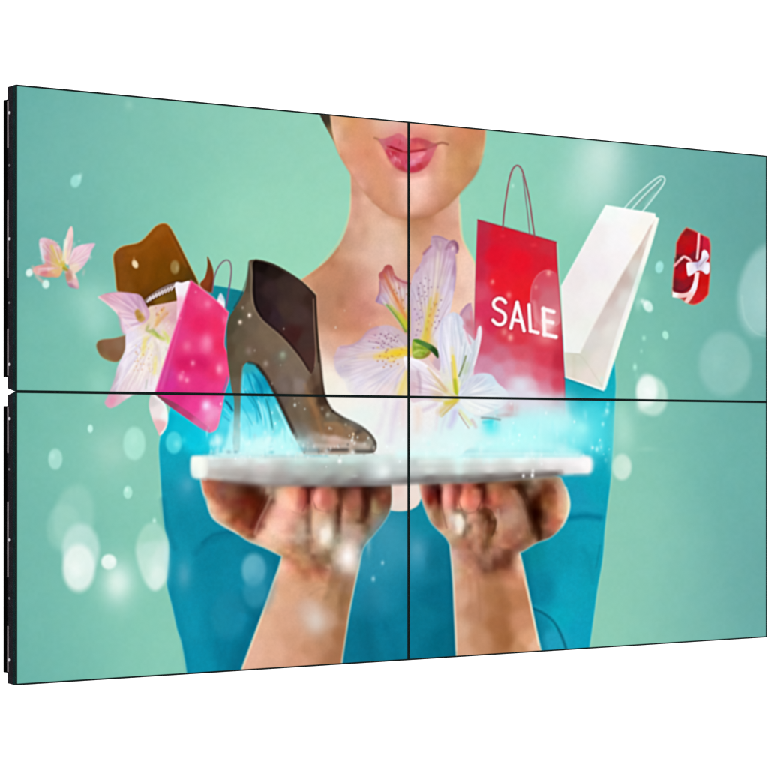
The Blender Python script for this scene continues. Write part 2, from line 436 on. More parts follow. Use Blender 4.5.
    for k in range(9):
        t = k / 8
        x, y = 149 + 24 * t, 299.3 - 13.5 * t + 2 * t * t
        line([(x - 1.6, y + 2.4), (x + 1.4, y - 2.2)], 'efe6ec', 1.4, .9, 1.0)
    shape([(148, 304), (158, 298), (170, 292), (177, 290), (177.5, 298), (168, 301), (158, 305), (150, 309.5)],
          [(150, 307, '5a3208'), (160, 301, '7a5210'), (172, 295, '6a4a14')], 1.2)
    blob(135.2, 264, 2.8, 4.2, 'f3dcb4', .95, -25, .3)
    blob(134, 259.5, 1.2, 3, 'd6b07c', .5)
    blob(175, 267, 4.4, 6.8, 'a58a50', .75, 0, .4)
    blob(177, 268, 2, 4, 'b8a070', .6)
    # --------------------------------------------------- left lily
    shape([(151, 395), (149, 405), (152, 418), (157, 430), (160, 435.5), (165, 430), (167.5, 423), (165, 405), (155, 393, 1)],
          [(152, 400, 'd6cfcf'), (158, 412, 'eee2e2'), (160, 425, 'e8b8bc'), (165, 415, 'f0f4f2'), (158, 395, 'f2e6ea')], 1.6)
    line([(154, 394), (165, 405), (167.5, 423), (161, 434)], 'eafbf6', 1.6, .9, 1.4)
    shape([(125, 350), (118, 366), (115, 378), (108, 396), (105, 403), (110, 408), (118, 405), (128, 398), (138, 394), (160, 395, 1), (182, 330, 1), (180, 300, 1),
           (150, 306, 1), (132, 325), (126, 334)],
          [(128, 338, 'e9dff0'), (122, 360, 'e8dcea'), (114, 385, 'cdbcc8'), (112, 400, 'e59cb6'), (118, 404, 'dcb8c4'), (128, 390, 'efdde4'), (140, 370, 'f2e6e2'),
           (150, 385, 'efe6ee'), (150, 350, 'f5efd8'), (138, 350, 'efeaf2'), (160, 330, 'ead9cc'), (148, 318, 'e6cfb4'), (165, 315, 'e0b8b4'), (172, 330, 'e8c4c4'),
           (158, 365, 'f4ecd4'), (166, 350, 'efe8e0'), (174, 318, 'dba9b4')], 2.2, p=1.3, tex=.03)
    shape([(99, 297), (106, 293.5), (118, 292), (130, 293), (140, 295), (146, 304), (150, 314), (146, 322), (136, 328), (126, 334), (122, 329), (120, 318), (114, 310),
           (106, 303)],
          [(103, 297, 'd9a6b4'), (115, 298, 'e6b3c6'), (130, 300, 'd3a4c4'), (142, 302, 'c294b4'), (120, 308, 'f2cdd6'), (132, 314, 'e8c0d4'), (143, 315, 'd4a6ba'),
           (124, 324, 'e9d3e4'), (132, 326, 'f0e2ee')], 1.8, p=1.3)
    veins((158, 328), [(108, 402), (113, 385), (120, 365), (126, 345)], 'ffffff', 'c8b4d0', 24, .4, 1.8, bend=.05, seed=12)
    veins((158, 330), [(118, 402), (135, 392), (150, 392), (162, 380)], 'fffaf4', 'd4bcc4', 24, .38, 1.8, bend=.05, seed=13)
    veins((148, 320), [(122, 330), (112, 310), (100, 297), (118, 292), (138, 295)], 'f8dce6', 'b080a4', 26, .36, 1.6, bend=.06, seed=14)
    line([(99, 297), (112, 307), (122, 318), (133, 330)], 'f6dfe0', 1.8, .7, 2)
    line([(106, 294), (118, 292), (131, 293)], 'b98aa6', 1.2, .5, 2)
    line([(119, 313), (121, 324), (124, 333)], 'd3a6b8', 3, .6, 3)
    shape([(135, 312), (138, 309), (142, 313), (145, 319), (141, 322), (137, 319)], [(138, 314, 'b88a44'), (143, 319, 'c49a50')], 3)
    blob(140, 317, 2, 2, '8c6420', .5)
    blob(143, 314, 1.6, 1.4, 'e8c880', .6)
    for a in (((156, 324), (160, 314), (165, 308), 'e6b45a', 4), ((154, 328), (162, 318), (168, 312), 'd89c50', 3), ((150, 332), (158, 336), (166, 340), 'b6cc30', 3.4),
              ((152, 329), (156, 333), (160, 338), '7d9a28', 2.4), ((163, 331), (168, 338), (168, 343), 'cde04a', 3), ((145, 336), (144, 348), (142, 356), 'f0e08a', 5),
              ((150, 335), (145, 342), (143, 350), 'eddc7c', 3), ((156, 356), (155, 366), (154, 374), 'f0e468', 3.4), ((154, 340), (158, 350), (159, 362), 'd6c8c0', 2.4),
              ((149, 325), (147, 330), (152, 331), '8c9a30', 2)):
        line(a[:3], a[3], a[4] * .8, .7, 3.6, taper=True)
    for k in range(40):
        blob(RNG.uniform(140, 172), RNG.uniform(308, 375), RNG.uniform(.8, 2), RNG.uniform(1, 3), RNG.choice(['f8f0dc', 'd8c8d0', 'f4ecf4', 'e8d8a0', 'c8a8ac']), .35)
    for k in range(26):
        x, y = RNG.uniform(133, 152), RNG.uniform(345, 372)
        blob(x, y, .9, 1.1, RNG.choice(['d8a060', 'c98a70', 'e0b878']), .45)
    for k in range(8):
        blob(RNG.uniform(156, 170), RNG.uniform(306, 318), .9, 1, 'b8683a', .5)
    line([(130, 345), (124, 368), (117, 392)], 'fbf3fa', 3, .6, 4)
    line([(148, 372), (142, 386), (136, 394)], 'd6c0ca', 2, .4, 3)
    line([(147, 380), (146, 388)], 'a9b4a4', 1.6, .5, 2)
    line([(120, 368), (113, 388), (107, 402)], 'c2b0c0', 4, .4, 5)
    blob(112, 401, 4, 4, 'e88fb0', .55, -30)
    # -------------------------------------------------- little lily far left
    shape([(40, 239), (44, 237.5), (50, 239), (56, 242), (62, 250), (66, 262, 1), (60, 276), (52, 277), (46, 277), (38, 275), (33, 271), (36, 266), (45, 263), (42, 255), (39.5, 245)],
          [(43, 240, 'e3c4d2'), (50, 244, 'dba9b0'), (57, 248, 'dcb0b4'), (44, 252, 'd8c8d4'), (48, 258, 'da9aa6'), (54, 256, 'd4c060'), (60, 262, 'd9c070'),
           (45, 272, 'd47c88'), (38, 270, 'e0a8a4'), (55, 270, 'e4bc80'), (50, 275, 'dc9a80')], 2.4, p=1.2)
    shape([(65, 262), (64, 250), (66, 238), (69, 229), (72, 226.5), (73.5, 233), (73, 243), (71, 254), (69, 264)],
          [(71, 230, 'f0d0cc'), (66, 243, 'f0eadc'), (72, 244, 'e0b0b0'), (68, 256, 'f2e2b8')], 2.2)
    shape([(69, 264), (72, 252), (76, 247), (85, 244), (95, 243.5), (92, 250), (88, 260), (80, 270), (72, 274)],
          [(92, 245, 'e3bcd0'), (82, 249, 'f0ccdc'), (78, 258, 'eccad6'), (74, 266, 'e8d4c0'), (84, 262, 'e0c0d0')], 2.6)
    shape([(66, 268), (74, 272), (78, 280), (79, 288), (74, 288), (69, 286), (66, 278)], [(70, 276, 'c08878'), (76, 282, 'e6bcc0'), (71, 287, 'b08098'), (75, 275, 'f0dcd0')], 2.6)
    blob(29.5, 272.5, 3.4, 4, 'e0f4ee', .95, 20, .2)
    blob(46, 284, 3.6, 4.2, 'd6f2ea', .95, 0, .2)
    line([(33, 267), (37, 276), (42, 281)], 'ecc0b4', 3, .6, 3)
    line([(52, 247), (58, 258), (65, 268)], 'd2bc40', 4.4, .85, 3)
    line([(55, 252), (61, 263)], 'c0ac3c', 2, .5, 2)
    line([(64, 268), (67, 270)], '9a8a20', 2.5, .7, 2)
    line([(48, 246), (48, 258), (50, 268)], 'd590a0', 3, .6, 3)
    line([(41, 244), (42, 254), (44, 262)], 'e0eaf0', 2.4, .7, 2.4)
    line([(65, 240), (64, 252), (63, 260)], 'e9f1e4', 1.8, .7, 2)
    veins((62, 268), [(38, 268), (34, 271), (40, 240), (50, 240), (58, 246)], 'fce8ec', 'c88a94', 18, .4, 1.5, bend=.05, seed=15)
    veins((66, 268), [(70, 228), (76, 248), (94, 244), (86, 262)], 'fdf2f2', 'd8a4b4', 16, .4, 1.5, bend=.05, seed=16)
    for k in range(26):
        blob(RNG.uniform(36, 92), RNG.uniform(240, 284), RNG.uniform(1, 2.4), RNG.uniform(1, 3), RNG.choice(['f8ecec', 'ecd0d8', 'e0c8b8', 'f4f0ec']), .28)
    # ------------------------------------------------------ pink bag
    shape([(175, 283.5), (182, 282.5), (190, 281.5), (187, 296), (180, 322), (177, 324), (177, 300)], [(180, 287, 'f3eef4'), (186, 285, 'f6eaf0'), (180, 305, 'f2bcd4'), (183, 312, 'f4d0de')], 1.2)
    shape([(216, 306, 1), (218, 298), (221, 293), (225, 300), (225, 309, 1)], [(219, 303, 'f6f2f6'), (223, 297, 'c8d8e4')], 2.4)
    line([(212.5, 293), (214, 280), (217, 270), (222, 262.5), (227, 260), (230.5, 263), (231.5, 272), (229.5, 288), (226, 308)], '7c5f6e', 1.4, .9, 1.1)
    line([(229.5, 285), (227.5, 300), (226, 309)], '6e5c9a', 1.4, .7, 1.2)
    line([(222, 265), (227, 261.5), (230, 266), (230, 276)], 'd4c0b8', .6, .5, .8)
    pink = [(190.8, 280, 1), (200, 287), (215, 299), (229, 312.5, 1), (226, 328), (224.6, 344), (227, 352), (229.8, 364), (229.6, 378), (225, 393), (221.5, 412),
            (217.5, 428), (210, 432.5), (203, 430), (195, 424), (168, 404), (154.5, 393.5, 1), (165, 360), (176, 325)]
    shape(pink, [
        (193, 288, 'e43a78'), (205, 300, 'ee4a84'), (222, 312, 'ea3a76'), (186, 310, 'e82e70'), (200, 325, 'ea2464'), (215, 325, 'f02e68'), (178, 335, 'e63a84'),
        (190, 345, 'e83c7c'), (207, 345, 'f05a92'), (220, 345, 'ee2c62'), (185, 365, 'de1f66'), (200, 362, 'dc2068'), (215, 372, 'ea2c6c'), (226, 370, 'f24a88'),
        (165, 375, 'cf3f94'), (170, 385, 'dc3094'), (185, 380, 'ea3c88'), (178, 395, 'dc2c80'), (200, 385, 'e83282'), (215, 392, 'ee3a86'), (195, 405, 'ee3c94'),
        (205, 415, 'ee64ac'), (215, 412, 'f090c4'), (210, 425, 'ec78ac'), (219, 400, 'ee5ca8')], 1.2, p=1.3, tex=.03, rim=('f8a8c8', .9, .4))
    shape([(154.5, 393.5, 1), (170, 400), (185, 409), (205, 424), (211, 432), (203, 430), (195, 424), (168, 405)],
          [(160, 397, '8c4658'), (170, 402, '9a3c62'), (185, 413, 'c04078'), (200, 426, 'd868a0')], 1.4)
    line([(184, 306), (174, 345), (161, 388)], 'f06cae', 4, .4, 4)
    line([(191, 282), (176, 326), (156, 391)], 'f492c0', 1.4, .6, 1.4)
    line([(188, 300), (176, 345), (166, 385)], 'c8286c', 1.6, .35, 3)
    line([(196, 284), (213, 297), (228, 312)], 'f87aa4', 1.4, .4, 2)
    line([(166, 393), (190, 394), (222, 393)], 'd02880', 5, .25, 8)
    line([(180, 362), (192, 360), (205, 366)], 'c8145a', 6, .35, 8)
    blob(216, 325, 4, 12, 'f42a60', .3)
    for (x, y, a, b, al) in ((207, 342, 5, 9, .5), (187, 346, 5, 6, .4), (208, 304, 4, 4.5, .45), (219.5, 369, 4, 6, .85), (193, 363, 3, 3.6, .5), (181, 377, 3.5, 4.5, .65),
                             (187, 380, 2.6, 3.2, .75), (183, 372, 2, 2, .4), (196, 292, 1.4, 1.6, .5), (180, 318, 1.4, 1.8, .5), (225, 320, 3, 6, .4), (193, 363, 1.6, 2, .4)):
        blob(x, y, a, b, 'ffa2c4', al)
    blob(206.5, 405.5, 5.5, 6.5, 'f8d8fa', .95)
    blob(209, 417, 6, 8, 'f6b8dc', .55)
    # ---------------------------------------------- cyan behind the boot
    shape([(166, 430, 1), (171, 412, 1), (195, 425, 1), (212, 434, 1), (219, 428, 1), (226, 395, 1), (236, 375, 1), (300, 440, 1), (300, 460, 1), (162, 470, 1), (161, 440)],
          [(168, 420, '06b2cc'), (180, 425, '08bcd4'), (172, 440, '0aa8c0'), (195, 440, '05c0dc'), (210, 440, '25cfe4'), (226, 410, '30cfe6'), (228, 420, '55dcee'),
           (235, 400, '1ab4cc'), (220, 446, '7ae8f2'), (200, 456, '48d4e6'), (180, 458, '1aaec6')], 3, a=.95,
          fade=lambda X, Y: np.clip((X - 157) / 8, 0, 1) * np.clip((452 - Y) / 26, 0, 1))
    shape([(238, 360, 1), (258, 360, 1), (275, 395, 1), (312, 455, 1), (222, 456, 1), (236, 400)],
          [(247, 368, '2ba6b4'), (249, 380, '30c4dc'), (245, 390, '40d0e6'), (262, 385, '0892b4'), (257, 392, '10aac8'), (268, 400, '35c4da'), (250, 405, '38d0e8'),
           (265, 415, '60def0'), (245, 420, '80e8f4'), (255, 430, '90f0f8'), (275, 425, '7ae8ee'), (240, 440, 'b0f6fa'), (262, 445, 'c4fafa'), (285, 440, 'b4f8f8'),
           (280, 415, '58c8d2')], 6, p=1.4)
    for (a, c, w, al) in (
            (((247, 372), (252, 385), (259, 398)), '0a94b8', 2.2, .8), (((252, 372), (260, 384), (263, 397)), '067fa4', 3, .7), (((257, 374), (266, 390), (270, 402)), '1aa0bc', 2.4, .6),
            (((248, 390), (256, 403), (262, 420)), '1488a0', 1.5, .7), (((250, 396), (256, 408), (258, 424)), '1ab0cc', 1.8, .6), (((242, 384), (248, 396), (256, 408)), '1094b0', 1.4, .6),
            (((266, 398), (270, 412), (273, 430)), '10707c', 1.6, .65), (((240, 402), (246, 412), (253, 426)), '28b8d0', 1.8, .5), (((258, 400), (262, 410), (264, 426)), 'd4fcfc', 1.6, .6),
            (((244, 372), (243, 385), (244, 395)), '8ce8f4', 1.6, .5), (((252, 381), (255, 390), (261, 401)), '8ae8f4', 1.2, .5), (((262, 402), (268, 420), (270, 440)), 'baf8fa', 2.4, .5),
            (((225, 400), (230, 406), (233, 411)), '0a5a78', 2.2, .85), (((224, 416), (230, 421)), '28a8c8', 1.8, .6), (((224, 408), (231, 416)), 'a0f0fa', 1.6, .5),
            (((223, 392), (226, 384), (228, 376)), '4a88b0', 2, .5), (((276, 404), (284, 420), (292, 440)), 'd0fcfa', 2.2, .6), (((246, 418), (250, 428), (250, 440)), '60d8e8', 2, .4),
            (((280, 415), (284, 430), (286, 444)), '80e0e6', 2, .4), (((232, 432), (234, 444)), '90d0dc', 2, .4)):
        line(a, c, w, al, 1.6, taper=True)
    for k in range(70):     # sparkle above the tablet
        x, y = RNG.uniform(205, 312), RNG.uniform(424, 456)
        blob(x, y, RNG.uniform(1, 3), RNG.uniform(2, 5), RNG.choice(['d8fdfc', 'a8f4f8', 'f0ffff', '8ce4ee', 'a4d4dc']), RNG.uniform(.15, .5))
    blob(218, 441, 8, 9, 'e4fefc', .8)
    blob(262, 446, 34, 9, 'd8fcfa', .65)
    # ------------------------------------------------------------ boot
    fadeheel = lambda X, Y: np.where(X < 243, 1 - np.clip((Y - 392) / 62, 0, .75), 1 - np.clip((Y - 425) / 60, 0, 1) * np.clip((318 - X) / 40, 0, 1))
    boot = [(249.8, 260, 1), (256, 259.3), (264, 260.6), (274.6, 264.6), (288, 272), (300, 280), (310, 289), (316, 296), (316.8, 306), (317.6, 320), (319, 338), (320.5, 355),
            (322, 372), (323.6, 384), (325.5, 395), (329, 404), (334, 411), (341, 416), (350, 420), (359, 424.5), (368, 431), (374, 437), (376.8, 444), (376, 450),
            (371, 453.5), (352, 455), (330, 455), (306, 454.5), (300, 447), (293, 434), (286, 418), (276, 397.6), (270, 386), (263, 373), (257.4, 365.5), (249.5, 361.8),
            (243.5, 366), (241.6, 376), (241, 394), (240.4, 420), (239.8, 450), (233.5, 450), (234, 420), (234.2, 400), (231.6, 388), (229.6, 374), (227.6, 358), (227, 344),
            (227.2, 326), (229.5, 317), (234.5, 309), (241.6, 297.5), (245.5, 288), (248, 276)]
    shape(boot, [
        (251, 266, '564c3e'), (249, 285, '57493a'), (243, 300, '62503e'), (252, 305, '74624e'), (233, 315, '4f4a38'), (230, 330, '4e4634'), (238, 335, '605442'),
        (230, 350, '564836'), (240, 352, '655844'), (234, 370, '5c5240'), (236, 385, '686050'), (237, 400, '6c6a5a'), (237, 430, '8f9c92'), (252, 325, '6a5a4a'),
        (252, 345, '6c5848'), (265, 330, '76624e'), (275, 345, '76624f'), (262, 358, '6e5a48'), (270, 370, '6e594a'), (282, 358, '6e6254'), (290, 365, '7c6a5a'),
        (302, 372, '776457'), (300, 385, '8a7a74'), (288, 385, '6c5a50'), (283, 400, '5d4f46'), (295, 405, '70604e'), (313, 385, '6d5442'), (318, 390, '4c382c'),
        (312, 400, '86684a'), (305, 415, '6e5e48'), (300, 430, '7a6e64'), (316, 412, '7c5a3c'), (322, 400, '3e2c20'), (324, 412, '5e4a36'), (330, 416, '6e6250'),
        (320, 425, '7e6246'), (330, 430, '8c6646'), (340, 430, '946e4c'), (350, 435, '8c6c50'), (345, 422, '4c3c2c'), (358, 429, '43342a'), (362, 438, '7a6048'),
        (370, 444, '8e8474'), (375, 446, '4e463e'), (320, 440, 'a89888'), (335, 441, 'c4a494'), (350, 443, 'b09c8c'), (362, 447, '9c9488'), (310, 444, 'a8a8a4'), (318, 345, '6a5a46')],
        1.3, p=1.6, fade=fadeheel, tex=.03)
    # opening
    shape([(253.5, 261.8), (260, 261.4), (270, 264.3), (282, 270), (298, 280), (309, 289), (315, 296, 1), (315.6, 306), (316.4, 325), (317, 345), (315.8, 362), (312, 373), (308.5, 371),
           (304, 363.5), (297.5, 354.5), (289, 344), (280.3, 335), (271, 327.5), (263, 320), (257, 312), (254, 303), (252.8, 290), (253, 275)],
          [(262, 265, '150e0c'), (275, 270, '231814'), (257, 280, '24181a'), (258, 300, '261a1c'), (270, 290, '362526'), (285, 285, '3c2c28'), (300, 290, '42302a'),
           (285, 310, '44322c'), (300, 315, '473330'), (275, 315, '35242a'), (305, 340, '45302c'), (295, 335, '40201f'), (311, 360, '4a2e2a'), (312, 300, '3a2620'), (268, 312, '2a1a1c')],
          1.2, tex=.04)
    line([(250, 261), (252, 275), (251.5, 292), (253.5, 305), (258, 314), (264, 321.5), (281, 336.5), (298, 356), (306, 368), (311, 375)], '937e68', 1.4, .65, 1.8)
    line([(254.5, 262), (254.6, 285), (256, 303), (262, 316)], '120c0a', 1.6, .7, 1.8)
    line([(264, 319), (281, 333), (297, 351), (309, 369)], '1f1412', 1.8, .6, 1.8)
    line([(256, 259.8), (274.6, 264.8), (300, 280.2), (315.5, 295.5)], '1a1210', 1.8, .7, 1.4)
    line([(313.6, 299), (314.5, 325), (316, 350), (315, 366)], '9a7a64', 1.1, .75, 1.2)
    line([(315.6, 297), (316.6, 320), (318, 345), (319, 362)], '2a1a14', 1.5, .8, 1.3)
    line([(255, 259), (275, 263.5), (300, 278.8), (317, 294.5)], 'cfe2b8', .8, .4, 1.2)
    line([(249.3, 262), (247, 279), (241, 296), (234, 308)], '332a22', 1.3, .6, 1.6)
    line([(258, 366), (266, 376), (276, 394), (286, 415), (296, 436)], '241c18', 3.2, .75, 3)
    line([(249, 362.5), (257, 365), (264, 374)], '2a221a', 2.5, .7, 2.5)
    line([(243, 366), (241, 385), (240.5, 398)], '8a8472', 1.6, .5, 2)
    line([(319, 350), (321.5, 370), (323, 386), (326, 399), (333, 411)], '2c1e16', 2.2, .55, 2.6)
    line([(333, 411), (345, 418.5), (358, 424.5), (369, 433), (375.5, 443)], '2e241c', 2.6, .75, 2)
    line([(310, 398), (315, 410), (319, 422), (322, 434)], 'a4754c', 3, .5, 4)
    line([(296, 378), (300, 400), (303, 425)], '8b7a6a', 8, .35, 10)
    line([(310, 365), (314, 380), (318, 396)], '4a3226', 4, .5, 5)
    blob(285, 388, 8, 16, '9a8c86', .3, -20)
    blob(262, 340, 10, 14, '84705c', .25, -30)
    line([(305, 385), (312, 402), (322, 418)], 'a07850', 3, .4, 4)
    line([(290, 395), (297, 415), (303, 436)], '5a4c3c', 5, .35, 8)
    line([(280, 340), (295, 358), (306, 376)], '86735c', 5, .35, 7)
    line([(326, 424), (340, 424), (355, 430)], 'b28a60', 3, .45, 4)
    line([(325, 437), (345, 441), (368, 447)], 'e0c8bc', 4, .5, 5)
    line([(329, 449.8), (347, 449.5)], '3c3a38', 3.4, .7, 3.2)
    line([(355, 451), (372, 451)], '44403c', 3, .7, 3.2)
    line([(304, 449), (318, 450)], '40606a', 3, .5, 3)
    line([(316, 445), (330, 446), (350, 446.4)], 'dccfc6', 3, .5, 4)
    line([(300, 454), (330, 454.6), (372, 455)], 'c8dcd8', 2.4, .6, 3)
    blob(312, 449, 10, 5, 'b8d4d4', .5)
    blob(300, 446, 7, 8, 'a8ecec', .5)
    for (x, y, r, c, al) in ((240.3, 322, 2.4, 'ddc6b0', .9), (249.7, 315.2, 2.2, 'e6d2c0', .95), (249, 351, 4, '96847a', .6), (283, 355.5, 4.4, '9aa48a', .65), (266, 363.5, 3, 'aa9a8e', .7),
                             (328, 414.5, 2.4, 'b0a894', .75), (353.5, 434, 1.4, 'f8dcb8', .95), (346, 424.5, 1.4, 'b8a890', .6), (353, 452.5, 3, 'f0f4f0', .8), (327, 451, 3, 'd4dcdc', .6),
                             (302, 449, 3, '78c0cc', .6), (283, 354, 2.4, 'b0b8a4', .4), (365, 444, 2, 'd8d0c4', .6), (374, 447, 1.8, 'c8ccc4', .5), (240, 322, 1.2, 'f8ece0', .6),
                             (249.6, 315, 1.1, 'fff6ec', .6)):
        blob(x, y, r, r * 1.2, c, al)
    # -------------------------------------------------------- red bag
    shape([(470, 372, 1), (500, 360, 1), (562, 392, 1), (572, 420, 1), (560, 450, 1), (430, 450, 1), (440, 410)],
          [(480, 385, 'e2cddb'), (500, 395, 'dcd8e6'), (520, 395, 'dfe6ee'), (545, 405, 'd6e0e8'), (560, 410, 'cfe0e6'), (490, 415, 'd8e6ea'), (520, 425, 'c8f0f2'), (470, 425, 'dff2f2')], 10)
    rfade = lambda X, Y: 1 - np.clip((Y - 394) / 26, 0, 1)
    shape([(477.6, 219.5, 1), (556.2, 241.8, 1), (557, 262), (559.2, 290), (562, 330), (564, 360), (565, 395), (565.5, 440, 1), (474, 420, 1), (474, 380), (474, 340), (475.2, 290), (476.4, 250)],
          [(482, 225, 'c02c46'), (500, 232, 'd8192e'), (530, 240, 'd42034'), (550, 248, 'cf2a3c'), (480, 245, 'c62440'), (495, 255, 'e2122c'), (520, 262, 'ea1228'), (545, 262, 'd81c30'),
           (478, 270, 'cf2a48'), (500, 280, 'e81a2c'), (522, 290, 'e81c28'), (553, 285, 'd44258'), (478, 292, 'd84866'), (483, 310, 'd8325a'), (490, 325, 'd62c50'), (505, 335, 'd83a4c'),
           (520, 338, 'dc3648'), (545, 345, 'd8364c'), (558, 330, 'c4283c'), (477, 330, 'd8627c'), (486, 345, 'd25470'), (500, 355, 'd06c84'), (520, 352, 'd95468'), (545, 358, 'da4058'),
           (560, 360, 'c02840'), (485, 365, 'd08aa6'), (498, 372, 'd2a0b8'), (510, 368, 'd88ca4'), (520, 370, 'dc7c90'), (540, 375, 'de6078'), (558, 385, 'd03a54'), (545, 388, 'd8708a'),
           (530, 385, 'dca4b4'), (515, 384, 'd8a8bc'), (500, 384, 'd29ab4'), (480, 380, 'd8a6c2'), (490, 395, 'dcccdc'), (510, 397, 'd8dee8'), (530, 397, 'dcd6e0'), (545, 400, 'dcb0be'),
           (560, 402, 'd88098'), (556, 412, 'd8a8b8'), (540, 412, 'd6dce4'), (515, 410, 'd2e6ea')], 1.1, p=1.5, fade=rfade, tex=.025)
    blob(521, 385, 11, 10, 'dce4ee', .55)
    line([(478, 220), (500, 226), (530, 234.3), (556, 242)], '8c1c34', 1.5, .55, 1.6)
    line([(556.2, 243), (558.5, 285), (562.5, 335), (564.5, 375), (565, 400)], 'a01c34', 1.4, .5, 1.8)
    line([(478, 222), (476.6, 255), (475.6, 290), (474.6, 330)], 'a8506a', 1.2, .6, 1.4)
    line([(483, 224), (482, 250), (481, 285)], 'b02040', 5, .25, 6)
    line([(557.5, 244), (560, 285), (563.5, 330)], 'f0d0c0', .9, .6, 1)
    blob(547, 300, 20, 30, 'ce8a98', .0, 5, .8)
    shape([(530, 300), (532, 286), (537, 276), (544, 270.5), (551, 271), (557.5, 276), (560.5, 320), (556, 326), (546, 328), (537, 322), (531.5, 312)],
          [(545, 275, 'd85468'), (535, 295, 'd25c70'), (545, 300, 'd07a88'), (552, 315, 'dc8c98'), (540, 318, 'd66c7c')], 2, a=.75)
    line([(531, 305), (531.5, 288), (537, 276), (545, 270.5), (553, 272)], 'e88c98', 1.1, .5, 1.6)
    for (x, y, r, al) in ((492.5, 282, 2.6, .5), (509, 295, 3, .6), (504.5, 332, 3.4, .55), (510.5, 337.5, 3.3, .85), (548.8, 273, 2.8, .85), (536, 287, 2, .45), (493, 281, 1.2, .4)):
        blob(x, y, r, r * 1.25, 'f8a8a0', al)
    blob(548, 326, 15, 15, 'f4b8b8', .7)
    blob(545, 340, 10, 7, 'ec8c8c', .45)
    line([(534, 302), (536, 318), (535, 326)], 'f4b0b4', 3, .5, 4)
    # bag handle
    line([(503, 229.5), (504, 215), (506, 200), (509, 182), (512.5, 170), (517.3, 165.6), (522, 170), (526, 184), (529.5, 200), (532, 218), (534.8, 237)], '934a56', 1.5, .95, 1.1)
    line([(523, 176), (526, 200), (528, 216), (529.8, 234)], '84606a', 1.1, .85, 1)
    line([(507.5, 198), (511, 178), (517, 168.5), (522, 177)], 'c8a8a0', .8, .45, 1)
    blob(503, 236, 3, 2, 'f03048', .5)
    blob(534, 245, 4, 2.4, 'f03c4c', .5)
    blob(513, 186, 1.6, 2.4, 'c8f4e0', .6)
    # lettering SALE
    sh = 'a81a30'
    sal = [[(505.6, 302.4), (502.2, 299), (497.6, 298.6), (494, 302), (494.4, 306.6), (498.2, 309.6), (502.6, 312), (505.4, 316), (504.6, 321.5), (501, 324.4), (496.6, 323.6), (493, 320)]]
    let = [[(511, 328), (517.2, 302.4)], [(517.2, 302.4), (524.2, 330.6)], [(513.2, 319.4), (521.8, 321.4)],
           [(529, 304.8), (530.6, 331)], [(530.6, 330.6), (538, 332.6)],
           [(543.6, 308.4), (544.6, 334.6)], [(543.6, 309), (553.6, 311.8)], [(544, 320.4), (552.6, 322.6)], [(544.4, 334), (555.8, 336.8)]]
    for st in sal:
        line(st, sh, 5.4, .55, 3)
    for st in let[:4]:
        line(st, sh, 5.0, .5, 3, smooth=False)
    for st in sal:
        line(st, 'fbeeee', 3.4, 1, 1.2)
    for i, st in enumerate(let):
        line(st, 'fcf2f2', 3.4 if i < 5 else 4.0, 1, 1.2 if i < 5 else 1.8, smooth=False)
    blob(548, 324, 6, 12, 'ffeeee', .5)
    # ------------------------------------------------ centre lilies
    # broad left petal
    shape([(336, 352), (340, 346), (350, 345), (360, 340), (368, 331), (376, 327), (388, 325), (400, 330), (412, 340, 1), (412, 398, 1), (372, 398), (350, 392), (345, 382), (337, 372),
           (334, 362)],
          [(338, 352, 'd2b4c0'), (345, 350, 'd4b6c4'), (360, 345, 'cfb4c0'), (372, 333, 'd0a6b4'), (385, 332, 'ceb4c2'), (398, 336, 'cdb6bc'), (352, 360, 'd4c8cc'), (370, 350, 'd6c8d0'),
           (345, 370, 'd0c6d2'), (350, 355, 'dacbd0'), (358, 366, 'e2d6e2'), (370, 372, 'dcd4de'), (385, 376, 'd8d0de'), (395, 378, 'e0d2dc'), (370, 388, 'ece4e6'), (385, 392, 'ead8da'),
           (405, 385, 'eedc9c'), (404, 372, 'e6d6cc'), (345, 384, 'e9e6e4'), (360, 380, 'e6e0ec')], 3, p=1.3, tex=.02)
    line([(341, 347), (352, 345.5), (361, 340), (369, 331), (378, 327)], 'b48aa0', 2, .6, 2.6)
    line([(334, 357), (348, 356), (365, 354), (380, 354)], 'c0a4b0', 2, .5, 3)
    line([(345, 347), (360, 352), (378, 352)], 'c8a8b4', 3, .3, 4)
    blob(345, 368, 9, 4, 'b9aac4', .45, -15)
    veins((412, 352), [(336, 368, 0), (334, 356), (342, 346), (360, 340), (372, 333), (390, 328)], 'f0e4ee', 'b098a8', 26, .34, 1.5, seed=4)
    veins((412, 356), [(336, 362), (340, 374), (352, 388), (372, 396), (395, 397)], 'f6f0f8', 'bcb0c8', 26, .32, 1.6, seed=5)
    line([(360, 357), (380, 354.5), (408, 352)], 'f2d8a0', (3, 9), .55, 7)
    line([(376, 357), (390, 354), (408, 351)], 'eeca3a', (3, 9), .8, 6)
    blob(397, 353, 10, 4.5, 'f0cc20', .8)
    blob(386, 356.5, 6, 3, 'f0c840', .6)
    blob(391, 361, 5, 2.4, 'eec060', .5)
    for k in range(18):
        blob(RNG.uniform(376, 407), RNG.uniform(347, 361), 1.5, .9, RNG.choice(['fae070', 'd8a020', 'f6d848', 'e0b040']), .5)
    for (x, y) in ((379, 338), (383, 341), (387, 338.5), (389, 334), (392, 338), (396, 337), (385, 343), (382, 345.5), (377, 342), (389, 344), (392, 347), (387, 350), (370, 341), (376, 335),
                   (394, 340), (398, 335), (381, 334), (386, 336), (391, 341), (379, 343), (374, 348), (397, 341), (384, 347)):
        blob(x + RNG.uniform(-.6, .6), y, 1.1, 1.0, RNG.choice(['8e5c84', '7a4a6c', '9a6a90']), .7)
